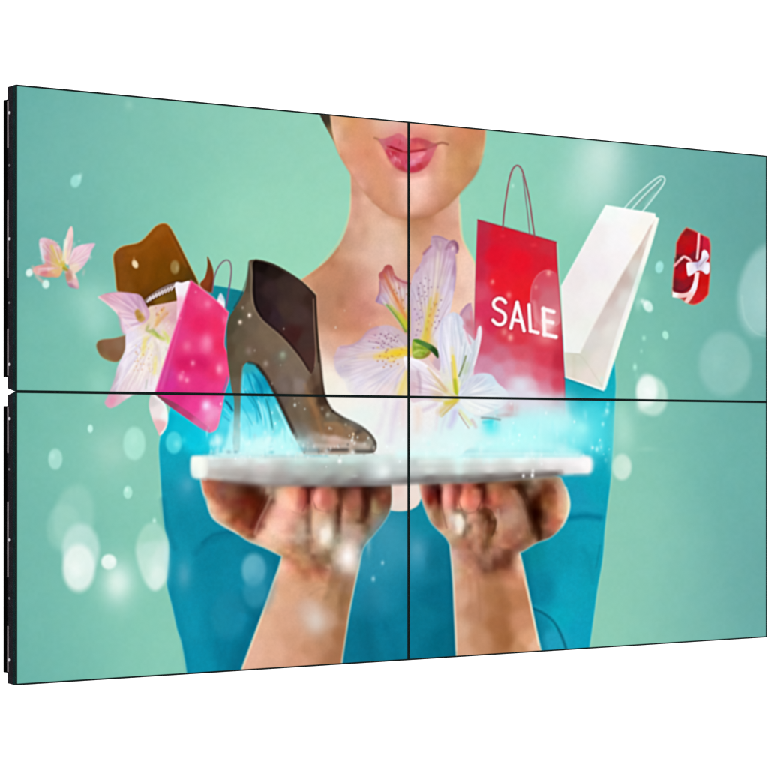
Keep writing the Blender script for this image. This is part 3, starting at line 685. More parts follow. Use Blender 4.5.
    for (x, y) in ((394, 361.5), (386, 364), (391, 366), (383, 361), (380, 356), (388, 358), (398, 364), (384, 367), (378, 361), (392, 356), (386, 352)):
        blob(x, y, 1.1, 1.1, 'b06a3c', .65)
    # left upper petal (reddish tip)
    shape([(389, 264.5), (392.5, 267), (395, 274), (400, 278.5), (408, 281), (414, 286, 1), (414, 335, 1), (404, 326), (394, 314), (385, 306), (377, 302.5), (376, 299), (380, 290), (379.5, 280),
           (379, 274), (383, 270), (385, 266)],
          [(389, 268, 'b2504e'), (383, 274, 'b85e60'), (392, 273, 'c06a62'), (397, 279, 'c88484'), (386, 284, 'd09088'), (381, 288, 'c896a0'), (378, 300, 'b294b8'), (385, 298, 'c8b4c8'),
           (396, 285, 'e2c4b0'), (403, 283, 'c8909a'), (402, 292, 'd6c4c4'), (408, 300, 'ceb6c0'), (394, 297, 'eac8a4'), (402, 315, 'd8c070'), (392, 308, 'd2c8a8'), (406, 322, 'c8b848'),
           (400, 302, 'e4a870')], 1.6, p=1.4)
    veins((404, 322), [(378, 300), (381, 284), (384, 271), (389, 266), (397, 278), (408, 284)], 'f0d8dc', 'b07080', 18, .34, 1.4, bend=.05, seed=7)
    line([(385, 275), (391, 287), (398, 303), (405, 318)], 'dc9458', (1.2, 6), .75, 4)
    line([(384, 273), (391, 288), (398, 302)], 'bc5a48', (2, 1), .7, 2.2)
    line([(394, 294), (400, 306), (405, 316)], 'e08038', (1, 3), .5, 3)
    line([(387, 305), (393, 312), (400, 321), (406, 331)], '5f8a2c', (1.8, 2.6), .85, 2.2)
    line([(391, 306), (397, 313), (406, 325)], 'b0ba30', (1.4, 5), .7, 3)
    line([(401, 316), (407, 328)], 'd0cc38', 4, .6, 4)
    line([(384, 303), (392, 313), (402, 327)], 'c0d8a0', 1.2, .6, 1.4)
    line([(395, 277), (402, 281.5), (410, 283.5)], 'a84850', 1.6, .7, 1.6)
    line([(377, 301), (380, 292), (380, 282)], 'a06478', 1.6, .6, 1.8)
    for (x, y) in ((397, 293), (403, 300), (404, 308), (407, 294), (399, 288), (394, 290)):
        blob(x, y, 1.1, 1.2, 'a8704c', .7)
    # tall petal
    shape([(432, 236), (437, 234.8), (443, 237), (449, 240), (455, 240.5), (458.5, 245), (458, 252), (455, 256), (456, 268), (455.5, 282), (453, 298), (450, 314), (447, 330), (444, 345, 1),
           (415, 355, 1), (411, 340), (411, 310), (411, 285), (415, 272), (421, 262), (424, 253), (430, 247), (431, 241)],
          [(436, 240, 'be98a8'), (441, 246, 'b48ca4'), (448, 244, 'c8a4b8'), (455, 243, 'a87088'), (449, 251, 'c8a0bc'), (433, 250, 'cda8c0'), (424, 260, 'c4a0b4'), (430, 265, 'd8c2d2'),
           (438, 265, 'dccac4'), (446, 262, 'd0aec6'), (454, 268, 'b88cae'), (452, 285, 'ccb4ce'), (420, 275, 'd0b6c8'), (428, 280, 'd9c8d4'), (438, 282, 'e2d4cc'), (446, 290, 'dccce4'),
           (416, 295, 'c8b8cc'), (424, 300, 'd4c4c8'), (436, 298, 'e6d4b8'), (444, 305, 'dfd4e4'), (416, 315, 'd0b6cc'), (424, 320, 'dccac4'), (430, 310, 'e4cca0'), (441, 320, 'e0d2e0'),
           (416, 335, 'd4bcc8'), (425, 340, 'dcc890'), (440, 335, 'e4dce4')], 1.6, p=1.4, tex=.025)
    line([(424, 253.5), (428, 249), (431, 246)], '94506c', (2.6, 1.6), .7, 2.6)
    line([(416, 272), (419, 267.5)], 'a8647c', 1.6, .6, 2.4)
    line([(446.5, 249), (449, 243.5), (454, 241), (457.6, 245), (457, 252)], '8e5a76', 1.8, .65, 2.4)
    blob(450, 247, 2, 2.4, '9a5c84', .5)
    line([(456, 244), (458, 249)], '7a4460', 1.6, .6, 2)
    blob(453, 248.5, 2, 3, 'e6c8d2', .85, 15)
    blob(449, 254, 2.6, 3, 'c498b8', .6)
    line([(433, 237), (440, 237), (447, 240)], '9a6c84', 1.3, .6, 1.6)
    line([(440, 244), (438, 260), (437, 285)], 'e6dac8', 3, .5, 4)
    line([(436, 240), (439, 250)], '9e7494', 2.4, .4, 3)
    line([(455, 256), (456, 270), (454, 290)], 'a884a8', 1.6, .5, 2.4)
    line([(449, 262), (449, 285), (446, 310)], 'eae0f6', 4, .5, 5)
    line([(412, 300), (412, 318), (413, 340)], 'b8a0b4', 2, .4, 3)
    veins((428, 345), [(414, 300), (412, 285), (424, 258), (438, 238), (450, 244), (457, 258), (455, 285), (450, 305)], 'f2e6f2', 'a88a9c', 34, .34, 1.5, bend=.05, seed=6)
    line([(436, 290), (435, 305), (430, 322), (426, 342)], 'ecd49c', (4, 12), .5, 6)
    line([(437, 294), (435, 305), (430, 322), (427, 342)], 'e2b04c', (1.5, 5.5), .75, 4)
    line([(431, 298), (428, 315), (424.5, 340)], 'd8c444', (1.5, 5), .8, 3.6)
    for k in range(16):
        t = RNG.uniform(0, 1)
        blob(435 - 9 * t + RNG.uniform(-3, 3), 300 + 38 * t, 1, 2, RNG.choice(['c88a2c', 'f4dc60', 'b87c30', 'e8c040']), .5)
    for (x, y) in ((425, 278), (429, 280), (421, 283), (424, 286), (428, 288), (431, 287), (419, 294), (422, 296), (425, 299), (427, 296), (418, 301), (422, 303), (415, 309), (421, 310),
                   (417, 314), (422, 317), (416, 320), (419, 324), (417, 330), (421, 331), (416, 335), (437, 304), (439, 310), (436, 316), (439, 321), (435, 322), (441, 300), (438, 287),
                   (425, 292), (419, 288), (419, 318), (436, 328), (438, 316)):
        blob(x + RNG.uniform(-.5, .5), y, 1.0, 1.1, RNG.choice(['8c6c88', '7c5a78', 'a07890']), .65)
    blob(362, 362, 22, 16, 'e6ccd0', .28)
    blob(436, 272, 13, 34, 'dec4c6', .28)
    # right small petal and white lily petals
    shape([(459, 316), (465, 306), (469, 303), (472, 306), (474, 320), (474, 345), (460, 340)], [(466, 307, 'c898ae'), (470, 315, 'd0a0b0'), (468, 324, 'c87888'), (463, 325, 'd8c0d0')], 1.8)
    line([(460, 317), (466, 307), (471, 303.5)], 'a87c98', 1.5, .6, 1.6)
    shape([(441, 322), (446, 316), (454, 312), (462, 318), (464, 328), (470, 335), (475, 340), (478, 328), (481, 326), (482, 334), (479, 350), (474, 368), (468, 385), (456, 398, 1), (448, 396, 1),
           (442, 380), (438, 362), (438, 340)],
          [(446, 322, 'dcd8e8'), (455, 320, 'd4d8e8'), (460, 330, 'd8dfe8'), (445, 340, 'e2dff0'), (443, 360, 'e6e0f0'), (452, 345, 'efeef4'), (458, 350, 'e2e8ee'), (470, 345, 'd8dde4'),
           (479, 333, 'e8d8e4'), (474, 352, 'd4dae0'), (466, 360, 'd6dfe2'), (470, 372, 'd6d8e0'), (462, 372, 'ccd8c4'), (448, 375, 'e6e2dc'), (456, 385, 'e0e6b4')], 1.8, p=1.3, tex=.03)
    line([(443, 318), (441, 335), (441, 352), (444, 372)], 'c4c0dc', 2, .5, 2.4)
    veins((456, 398), [(440, 335), (443, 322), (450, 314), (458, 316), (463, 330)], 'fcfaff', 'b0b4c4', 30, .4, 1.5, bend=.04, seed=8)
    veins((458, 398), [(463, 335), (470, 338), (474, 338), (480, 329), (480, 345), (472, 372)], 'fbfcff', 'a8b4c4', 22, .4, 1.4, bend=.04, seed=9)
    line([(464, 326), (467, 336), (470, 343)], 'd87890', 2.4, .5, 3)
    blob(468, 331, 3, 4, 'dc8ca0', .5)
    blob(475, 332, 2.4, 5, 'd86078', .45)
    line([(450, 318), (449, 340), (450, 360)], 'f8f6fc', 3, .7, 4)
    line([(457, 314), (459, 330), (462, 345)], 'b4bccc', 1.6, .5, 2)
    line([(464, 330), (468, 342), (471, 352)], 'f4f6fa', 1.8, .6, 2)
    line([(475, 340), (473, 356), (468, 372)], 'b0b8c4', 1.3, .5, 2)
    line([(480, 328), (479, 345), (474, 364)], 'f8e8f0', 1.8, .8, 1.8)
    line([(474, 334), (472, 322), (471, 312)], 'e86c80', 2, .4, 2)
    line([(452, 348), (454, 370), (456, 392)], 'f0e0a0', (2, 8), .6, 5)
    line([(453, 356), (455, 372), (456, 392)], 'ecd43c', (2, 4.6), .85, 3)
    line([(451.6, 362), (452.6, 375), (454.5, 388)], 'd0a850', (.8, 1.4), .55, 1.8)
    line([(466, 356), (463, 366), (459, 376)], '7c8858', 1.6, .85, 1.4)
    line([(467, 364), (465, 372)], 'b0c890', 4, .5, 4)
    line([(455, 380), (457, 397)], 'a8bc28', (3, 4), .8, 2.6)
    # right broad white petal
    shape([(458, 396), (463, 384), (472, 376), (482, 373), (492, 375), (498, 383), (506, 390), (509, 397), (505, 405), (495, 410), (480, 415), (470, 412), (462, 405)],
          [(465, 390, 'd8dce8'), (478, 378, 'd2d8e6'), (490, 380, 'cfe0ec'), (500, 390, 'dce8ee'), (475, 395, 'e8ebf0'), (490, 400, 'e8f0f2'), (470, 405, 'eef2ee'), (482, 411, 'eef0f0')],
          2.4, p=1.3)
    line([(462, 388), (472, 382), (485, 380)], 'c2bcd8', 3, .4, 4)
    veins((458, 397), [(470, 378), (485, 374), (498, 384), (508, 396), (500, 408), (482, 414)], 'ffffff', 'b8c0d0', 26, .36, 1.5, bend=.06, seed=10)
    line([(462, 400), (480, 402), (500, 400)], 'f6f8f6', 4, .6, 5)
    # curling front petal from the left and centre greens
    shape([(404, 357), (411, 358), (422, 362), (434, 372), (446, 386), (458, 396, 1), (456, 402, 1), (440, 402), (425, 400), (412, 402), (408, 385), (406, 370)],
          [(406, 360, 'f2eef2'), (415, 364, 'f0ecf4'), (425, 368, 'eee6ee'), (412, 375, 'd8c6d2'), (416, 385, 'd8b8c4'), (425, 385, 'eadcea'), (435, 385, 'e8dccc'), (425, 396, 'e4d4e0'),
           (440, 392, 'dfc898'), (448, 398, 'e4e0c8')], 2, p=1.3)
    shape([(428, 355), (434, 352), (440, 356), (440, 370), (434, 366)], [(430, 357, 'ecc0b0'), (438, 362, 'c8a8b8')], 2, a=.8)
    veins((456, 398), [(406, 360), (414, 372), (412, 384), (418, 398)], 'fcf8fc', 'c0a4b8', 20, .36, 1.5, bend=.08, seed=11)
    line([(405, 359), (412, 359), (424, 364), (438, 377)], 'fbfafc', 2.2, .8, 2.4)
    line([(428, 368), (438, 380), (446, 391)], 'd2ac78', (1.2, 2.6), .7, 3)
    line([(418, 372), (420, 382), (420, 392)], 'b89cb0', 3, .6, 3)
    line([(436, 384), (444, 391), (455, 397)], 'dccc7c', (1.2, 3), .6, 3)
    line([(413, 366), (422, 372), (432, 384)], 'd6ccdc', 1.4, .5, 2)
    line([(407, 372), (403, 384), (400, 394)], 'ecd67a', 4, .7, 3.4)
    shape([(413, 340), (420, 341), (428, 347), (431, 352), (427, 357), (419, 359), (413, 356)], [(416, 345, '9ab03c'), (424, 351, '86a82a'), (418, 355, 'a4b84c'), (428, 354, '9a8a3c')], 2)
    for k in range(14):
        blob(RNG.uniform(414, 427), RNG.uniform(345, 357), 1, 1.2, RNG.choice(['c4d840', '6c8a18', 'b0c060']), .5)
    line([(414, 353), (420, 350), (427, 351)], 'dce888', 1.6, .6, 2.2)
    line([(415, 347), (421, 348), (428, 352)], '6c8c20', 1.6, .55, 2.2)
    line([(416, 357), (423, 357), (429, 353)], '8a6c34', 1.4, .5, 2.2)
    blob(418, 344, 4, 2, 'd0d890', .5)
    shape([(413.5, 340), (418, 339), (425, 341.5), (433, 345.5), (438, 351), (438, 358), (432, 352), (425, 347), (417, 343)], [(416, 341, '4c8428'), (426, 344, '54803c'), (435, 352, '2a4c20')], 2)
    # petals below the joint
    for a in (((440, 412), (446, 407), (455, 400), 'ddb860', 6, .6), ((442, 416), (449, 409), (456, 402), 'c8a440', 2, .55), ((446, 403), (452, 402), (457, 399), 'd8c838', 4, .8),
              ((460, 411), (466, 418), (471, 424), 'e2e2a8', 3.4, .8), ((459, 413), (464, 421), (469, 428), 'b88c78', 1.3, .7), ((455, 412), (453, 420), (450, 426), 'c8bce6', 6, .7),
              ((436, 404), (430, 407), (424, 410), 'd8c4d8', 4, .6), ((472, 420), (474, 423), (476, 427), 'd8a8a8', 3, .6), ((418, 410), (418, 420), (417, 430), 'ecd4c4', 7, .6),
              ((438, 410), (437, 420), (436, 430), 'e8dce4', 3, .6), ((446, 415), (443, 424), (441, 434), 'd0d4e4', 3, .5)):
        line(a[:3], a[3], a[4], a[5], a[4] * .9)
    line([(398, 402), (394, 420), (390, 440)], 'd6c4dc', 7, .6, 7)
    line([(386, 402), (383, 418), (378, 432)], 'ded0e2', 5, .5, 6)
    line([(404, 402), (403, 425)], 'e8c8cc', 6, .5, 6)
    line([(380, 404), (386, 420), (388, 438)], 'f2f4f0', 3, .5, 4)
    # ------------------------------------------------------- white bag
    line([(624, 209), (634, 198), (648, 185), (658, 177.6), (662.5, 176.6), (665, 179.5), (663, 185), (655, 196), (648, 205), (642, 212)], 'd4f0ea', 1.5, .9, 1.2)
    line([(632, 209), (642, 198), (654, 186), (661, 179.5)], 'd8f2ec', 1.5, .85, 1.2)
    line([(637, 206), (648, 194), (660, 183)], '8f9e9c', 1.2, .55, 1.4)
    line([(628, 206), (643, 191), (657, 180)], '98aaa6', 1.0, .35, 1.4)
    line([(646, 205), (655, 194)], 'b6dcd4', 3, .4, 3)
    shape([(606, 205.4, 1), (655, 213.8, 1), (655.6, 217.5, 1), (658.2, 218.5, 1), (650, 248), (636, 291), (622, 335), (611, 369, 1), (603.6, 390.6, 1), (565.6, 377.4, 1), (564, 350, 1),
           (561.4, 286, 1), (580, 252), (592, 230)],
          [(607, 208, 'f4fbf8'), (630, 215, 'f9f9f8'), (650, 218, 'f8f6f0'), (595, 235, 'f2eeee'), (620, 240, 'f8f6f8'), (640, 235, 'faf6ee'), (575, 280, 'f0e8e8'), (600, 270, 'f2ecf0'),
           (620, 265, 'f6f2f2'), (570, 310, 'f0ecea'), (590, 300, 'f2eeee'), (600, 290, 'f4f2f0'), (575, 340, 'f0f2ee'), (588, 330, 'eef0ea')], 1.1, p=1.4, rim=('f6fffa', .9, .5))
    shape([(655, 219, 1), (648, 240), (634, 284), (618, 330), (606, 372), (603, 388, 1), (566, 376.4, 1), (564, 353, 1), (579, 353.5, 1), (590, 330), (612, 290), (632, 256)],
          [(652, 224, 'e4d4c8'), (645, 240, 'e2d8d0'), (638, 250, 'd8c8bc'), (638, 270, 'dcd6d0'), (622, 278, 'ccb8b0'), (612, 295, 'd0beb8'), (625, 300, 'e0dcd8'), (600, 320, 'd8ccc8'),
           (612, 330, 'e4e0da'), (590, 340, 'dcd8d4'), (600, 360, 'e6ded8'), (580, 358, 'd6d6c8'), (570, 360, 'd8d6c6'), (572, 372, 'e2dcd0'), (590, 375, 'e8dcd4'), (603, 380, 'e8e4d8')],
          2, p=1.4)
    line([(655, 218), (632, 256), (612, 291), (590, 331), (579.5, 353)], 'fbfaf4', 1.8, .7, 2.2)
    line([(657.6, 219.5), (650, 245), (636, 289), (620, 338), (604.5, 388)], 'f4f8ee', 3, .85, 2)
    line([(651, 226), (645, 238), (638, 253)], 'd0a8a0', 1.5, .45, 2.4)
    line([(579, 354), (586, 362), (602, 386)], 'c8c4b4', 1, .4, 2)
    line([(565, 352.5), (579.5, 354)], 'c0c0b0', 1, .5, 1.6)
    line([(564, 378), (584, 385), (603, 392)], '087488', 1.3, .6, 1.6)
    line([(574, 356), (574, 376)], 'c8c2ac', 3, .3, 4)
    # ------------------------------------------------------------ gift
    shape([(686.5, 227.6, 1), (694, 230.5), (700, 233.6, 1), (709, 238, 1), (710.6, 246), (710, 262), (710, 275), (708.4, 294, 1), (702, 301), (694, 304.6), (688, 303, 1), (680, 298), (672.6, 294, 1),
           (673, 280), (674.4, 266), (675.6, 256), (676.4, 243, 1), (681, 234)],
          [(686, 231, '8c1c20'), (684, 240, 'b81418'), (690, 250, 'c80812'), (679, 250, 'b01420'), (694, 240, 'b8101a'), (694, 255, '7c1c2a'), (704, 242, 'd01c3c'), (708, 250, 'c02038'),
           (677, 258, '5c2020'), (679, 270, 'a81020'), (684, 275, 'c80a14'), (675, 285, '6c1c24'), (688, 280, '981420'), (680, 288, '881828'), (705, 280, 'cc1010'), (706, 290, 'd01a18'),
           (698, 300, 'd81c28'), (702, 272, 'c02020'), (690, 300, 'b83c34')], 1.2, p=1.5, rim=('e08a70', 1.0, .55), tex=.05)
    line([(675, 258.5), (677, 268)], '3c1014', 1.6, .5, 2)
    line([(673.4, 288), (682, 291), (690, 286)], '581420', 1.8, .55, 2)
    line([(699, 234), (698.4, 245), (697.2, 258)], 'f6cccc', 2.4, .95, 1.1)
    line([(702.4, 236), (702, 246), (700, 256)], '6c1020', 1.2, .6, 1.2)
    line([(674.6, 265.6), (680, 260), (684.5, 256.6), (691, 261)], 'f4a8ac', 2.6, .95, 1.2)
    line([(681, 259), (685, 256.6), (690, 259)], 'fbe4e6', 1.2, .8, 1)
    shape([(672.6, 291, 1), (676, 292.4), (684, 293), (690, 290), (694, 280), (695, 272, 1), (699.5, 272, 1), (697, 288), (692, 298), (688, 303, 1), (684.5, 302), (687, 297, 1), (680, 298), (672.6, 297, 1)],
          [(674, 294, 'f4f4f0'), (682, 296, 'eec0bc'), (692, 285, 'f0e8f2'), (697, 278, 'f6d8da'), (688, 299, 'f6c8c4')], 1.2)
    shape([(686.8, 263), (692, 262), (698, 262, 1), (701, 258), (702, 252), (704.5, 249.6), (707.5, 252), (709, 257), (706, 262, 1), (709.4, 263), (709.4, 272), (706, 274), (701.5, 270.6), (697, 271, 1), (693, 274), (688.4, 276),
           (686.8, 270)],
          [(689, 267, 'f8eef0'), (693, 269, 'eee8f4'), (698, 264, 'c8bcdc'), (704, 254, 'f4ecf6'), (706, 259, 'e2d6e4'), (706, 268, 'f2f2fa'), (701, 267, 'd8ccdc')], 1.2)
    line([(700, 266), (704, 261), (707, 257.6)], '9c8a9c', 1.2, .6, 1.2)
    line([(697.4, 260), (697.6, 268)], 'a898bc', 1.4, .5, 1.4)
    # ----------------------------------------------- cyan glow on the right
    blob(530, 400, 30, 16, 'e4dcea', .75)
    blob(520, 386, 11, 11, 'dfe6f0', .6)
    blob(512, 409, 8, 7, 'dca0a6', .8)
    blob(509, 415, 9, 3, 'c8848a', .6)
    blob(498, 416, 6, 2.4, 'c49ca0', .5)
    blob(566, 402, 14, 12, 'a8e0e6', .5)
    blob(545, 425, 46, 20, 'b4f4f4', .92)
    blob(520, 438, 46, 17, 'b8fcfa', .9)
    blob(572, 440, 26, 20, '80ecf0', .85)
    blob(597, 428, 15, 28, '48dce8', .85)
    blob(578, 430, 18, 20, '9cf2f4', .7)
    blob(590, 412, 14, 14, '50d8e2', .55)
    blob(555, 424, 22, 12, 'c4f8f8', .6)
    blob(582, 428, 7, 7, 'aafaf6', .6)
    blob(491, 430, 10, 9, '70f2f4', .75)
    blob(491, 424, 8, 7, '3ce4ec', .8)
    line([(482, 417.6), (490, 418), (500, 419.6)], '6c7c7c', 1.6, .7, 2.2)
    line([(484, 422), (492, 421)], '20ccd8', 3, .5, 3)
    blob(500, 446, 30, 10, 'ccfcfa', .8)
    for (a, y) in ((495, 453), (526, 453), (545, 453), (538, 452)):
        blob(a, y, 5, 1.4, '74c8c4', .5)
    blob(563, 449, 7, 7, 'e0f4f6', .6)
    for k in range(26):
        x, y = RNG.uniform(490, 606), RNG.uniform(408, 452)
        blob(x, y, RNG.uniform(1, 4), RNG.uniform(3, 8), RNG.choice(['e4ffff', '90f0f4', 'd0fcfc']), RNG.uniform(.08, .3))
    for (x, y, r, al) in ((607, 411, 2.6, .8), (608, 404, 2, .5), (603, 424, 1.8, .8), (597, 449, 2.2, .9), (607, 383, 1.4, .6), (606, 460, 2, .3), (602, 378, 1.2, .5)):
        blob(x, y, r, r * 1.5, 'b0f6f8', al)
    # mist over the tablet, middle
    blob(425, 445, 40, 15, 'e0f6f4', .85)
    blob(400, 430, 30, 18, 'ecebee', .5)
    blob(458, 440, 26, 16, 'dcf8f6', .8)
    blob(362, 416, 20, 13, 'e2f3ee', .6)
    blob(372, 400, 26, 6, 'f4eeec', .5)
    # ------------------------------------------------------- hands and arms
    armL = [(281, 545, 1), (283, 556), (279.5, 568), (274.6, 580), (267.5, 600), (260, 621), (250, 648), (238, 680, 1), (340, 680, 1), (343, 655), (346.5, 632), (349.6, 612), (353.5, 592), (357.5, 573), (361, 553, 1)]
    shape(armL, [
        (284, 560, 'd9a888'), (279, 578, 'e0ae90'), (272, 598, 'e2b394'), (262, 625, 'e2b294'), (252, 650, 'e6b49c'), (290, 590, 'dda784'), (285, 620, 'dba688'), (275, 650, 'e0ac90'),
        (300, 575, 'd29a76'), (310, 570, 'b9815c'), (318, 575, 'd0946c'), (320, 590, 'cf9b76'), (335, 580, 'a87650'), (343, 600, '9c7048'), (335, 600, 'b48660'), (345, 585, 'a47c60'),
        (350, 568, 'a98270'), (330, 620, 'c09478'), (345, 612, 'ad7c58'), (340, 635, 'a8704c'), (325, 640, 'b98462'), (310, 650, 'c78e6c'), (335, 660, 'ac7452'), (295, 640, 'd29c7c'),
        (310, 610, 'd4ae98'), (300, 662, 'd69c7e')], 1.2, p=1.4, tex=.03, rim=('c8dcc8', 1.1, .7))
    line([(283, 556), (275, 580), (261, 620), (243, 668)], 'f0d8ba', 2, .5, 2)
    for (a, w, c, al) in ((((292, 556), (300, 566), (306, 578)), 5, 'b07c58', .55), (((312, 556), (318, 570), (325, 582)), 3, 'a87048', .5), (((338, 570), (333, 585), (326, 598)), 5, '9c7452', .5),
                          (((346, 585), (342, 602), (343, 618)), 6, '8c6040', .5), (((300, 552), (310, 566), (314, 580)), 3, 'e2a684', .5), (((318, 560), (328, 572), (322, 590)), 4, 'd8a27c', .5),
                          (((310, 595), (322, 588), (334, 592)), 3, 'b88a68', .4), (((340, 620), (340, 640), (334, 664)), 8, 'a06c48', .35)):
        line(a, c, w, al, w)
    armR = [(449, 530, 1), (450, 540), (452, 560), (453.5, 582), (454.6, 610), (456, 640), (457, 672, 1), (548, 670, 1), (541, 650), (536.5, 632), (532, 610), (528.5, 592), (525.5, 578), (521.6, 562), (519, 550), (516, 540, 1)]
    shape(armR, [
        (453, 548, 'e2c2ac'), (455, 570, 'e2bca4'), (458, 600, 'd6a588'), (458, 630, 'd6a98c'), (461, 652, 'd6a384'), (470, 560, 'c18a66'), (472, 580, 'c58a68'), (475, 610, 'bc8464'),
        (480, 640, 'c08a66'), (490, 570, 'a8744e'), (495, 595, 'ad744c'), (498, 625, 'a66a42'), (505, 640, 'a4683e'), (505, 605, 'a96e46'), (512, 565, 'c08462'), (516, 580, 'd08c68'),
        (517, 600, 'bc7c54'), (522, 620, 'cb8c68'), (528, 640, 'dca078'), (520, 650, 'c48c62'), (535, 645, 'e8b898'), (517, 552, 'e0a888'), (485, 548, '9a6c50'), (500, 552, '946648')],
        1.2, p=1.4, tex=.025, rim=('ccdcc4', 1.1, .7))
    line([(518.5, 552), (523, 573), (530, 602), (539, 645)], 'f2ecd4', 2, .6, 1.8)
    line([(451, 548), (453.8, 585), (456.6, 650)], 'f0d8cc', 2, .4, 2.4)
    for (a, w, c, al) in ((((474, 545), (484, 560), (500, 566)), 6, '8e5f44', .45), (((486, 570), (500, 560), (514, 552)), 6, '8c5c3c', .45), (((471, 570), (474, 585), (474, 600)), 4, 'cf9878', .5),
                          (((478, 580), (480, 600), (480, 620)), 3, 'ab7452', .4), (((462, 555), (466, 575), (466, 600)), 4, 'd8a488', .4), (((500, 590), (504, 620), (508, 650)), 8, '9a5e38', .3),
                          (((468, 566), (476, 572), (488, 574)), 3, 'b07c5c', .5)):
        line(a, c, w, al, w)
    # left hand
    handL = [(199, 474, 1), (201, 480), (203.3, 492), (207, 500), (209, 510), (214, 519), (223, 526), (237, 533.4), (249, 541.5), (266, 548.5), (282, 556.5, 1), (279, 572, 1), (276, 586, 1), (353, 586, 1), (358.5, 570, 1), (361, 556, 1),
             (365, 546), (375, 534), (385, 521), (391.5, 505), (391.5, 480, 1), (380, 470, 1), (210, 470, 1)]
    grid(198.5, 476.5, 5, ['- c87 b87 a87 a87 a87 a88 a98 a99 a98 a99 a99 aa9 baa baa baa ba9 b99 b98 b99 b99 a99 999 998 999 999 998 998 988 988 888 888 777 888 999 aaa aaa 999 -',
        'c98 c87 a65 965 865 755 755 755 755 644 655 766 877 a99 baa baa ba9 b99 b98 b99 b88 988 877 877 876 a77 876 877 766 655 655 655 655 555 666 777 888 988 -',
        'd98 d97 c65 a64 955 855 854 754 643 532 522 532 644 877 a98 988 a98 ca8 da8 d98 c87 733 422 411 965 b66 976 643 532 421 533 633 722 421 322 433 543 644 654',
        'cba d87 c75 a64 866 866 864 854 643 532 421 421 532 765 a98 988 cb9 dba ea8 e97 c75 a54 622 a66 d98 c76 a64 965 532 532 643 854 855 421 321 522 632 743 754',
        'cba dba c96 b65 965 855 864 854 743 631 621 521 521 532 865 987 dba ecb fba ea8 c87 b54 732 d98 eaa c77 b65 b76 743 743 854 954 965 521 411 643 743 954 743',
        '- abb dcb d97 a65 954 954 843 733 722 721 621 521 521 744 865 eba ecb fcb eba c87 b55 733 eaa e99 c76 b66 b76 964 864 965 a65 a65 633 421 875 854 843 743',
        '- - cdc eb9 c98 a65 954 843 743 732 732 621 621 532 854 b98 ebb ecb ecb ecb c88 b66 854 c98 da9 c87 b76 a76 643 b76 a65 a65 965 643 522 986 964 854 754',
        '- - abb eb9 d98 b86 976 853 743 732 742 731 521 733 a76 daa ebb ebb eba eba d98 b87 965 ca8 da9 da9 a76 975 532 c98 b76 975 875 632 533 a96 a85 865 776',
        '- - - cdc ea8 da8 b86 853 741 742 743 731 622 955 c97 dba ebb ebb eba daa c98 a76 865 cb9 dba ca8 b98 976 643 b98 b87 a75 976 632 743 986 986 875 776',
        '- - - abc cbb ca8 b74 943 a54 843 743 732 733 a76 dba ecb ecb ecb dba daa ba8 b98 865 db9 dba cba bba 987 633 b98 a87 986 754 632 864 a76 a77 887 688',
        '- - - - 9aa acb ba9 b75 c65 954 843 733 844 a76 ecb ecc ecc ecb daa c98 ba9 baa 976 dba ccb cba ecc 998 754 baa ba9 b98 a98 875 754 a76 a77 788 488',
        '- - - - - - aba cba b85 a64 a64 954 a76 dba ecb edc ecc eba da9 c98 ba9 ba9 876 cba cbb fee eed 998 865 baa baa ba9 b99 976 863 888 588 488 -',
        '- - - - - - - - - ba8 a64 954 dba ecb ecb dcb ecb ecb dba cba ba9 baa a98 db9 cba edd ddc aa9 998 ba9 baa ba9 b99 a98 776 - - - -',
        '- - - - - - - - - - bba cba dba ebb ecb dca dba dba caa b98 baa a98 976 c98 cba eed ccb aaa 998 bba cbb cbb b99 998 588 - - - -',
        '- - - - - - - - - - - 8bb bcb dcb eba dba dba ca8 d98 b86 a86 a87 976 b97 ca9 cba cba aa9 bba ccb edd ccb aa9 689 - - - - -',
        '- - - - - - - - - - - - - 9ba cca dcb ca8 ca7 da8 b86 a97 a86 976 b98 a98 a97 987 a98 cba dcc fee dcc bbb 48a - - - - -',
        '- - - - - - - - - - - - - - 9ba bca bb9 b97 b86 c97 c97 b97 a87 865 976 976 875 ba9 bba dcc fef dcc aaa 48a - - - - -',
        '- - - - - - - - - - - - - - - - - dba d98 b86 b86 b96 b86 976 975 975 875 a98 cbb dcc fee dcc abb 48a - - - - -',
        '- - - - - - - - - - - - - - - - - ecb eaa d98 b86 b97 b86 a76 964 976 b98 a98 a98 bbb ecc ccb abb - - - - - -',
        '- - - - - - - - - - - - - - - - - dcb ea9 da8 c86 b75 b75 b76 a65 a65 b87 a87 987 ba9 bba cba abb - - - - - -',
        '- - - - - - - - - - - - - - - - dcb eba eb9 da8 c97 b76 b75 c86 b76 b76 b87 976 987 a88 a88 aa9 - - - - - - -',
        '- - - - - - - - - - - - - - - - ebb eba da8 da8 c97 b76 b75 d98 c97 c86 b76 965 865 976 a87 a87 - - - - - - -',
        '- - - - - - - - - - - - - - - - ebb eb9 da8 d97 c97 c87 b86 d98 c97 b86 a75 854 754 865 977 988 - - - - - - -'],
        handL, 1.6, rim=('bcd8cc', 1.1, .45), calm=2, warm=(1.04, .985, .93), fade=lambda X, Y: 1 - np.clip((Y - 570) / 14, 0, 1))
    line([(201, 481), (203.6, 493), (209, 508), (215, 519.5), (238, 533.5)], 'e4dccc', 1.8, .5, 2)
    line([(306.5, 484), (309, 492), (309, 502)], '3a0f0c', 3.2, .5, 3.4)
    line([(340, 485), (341, 500), (340, 516)], '3a150c', 2.6, .45, 3.4)
    line([(365.5, 486), (366, 500), (366, 516)], '33110a', 2.8, .45, 3.4)
    line([(264, 490), (262, 502), (256, 516), (250, 530)], '4e1408', 2.4, .35, 3.4)
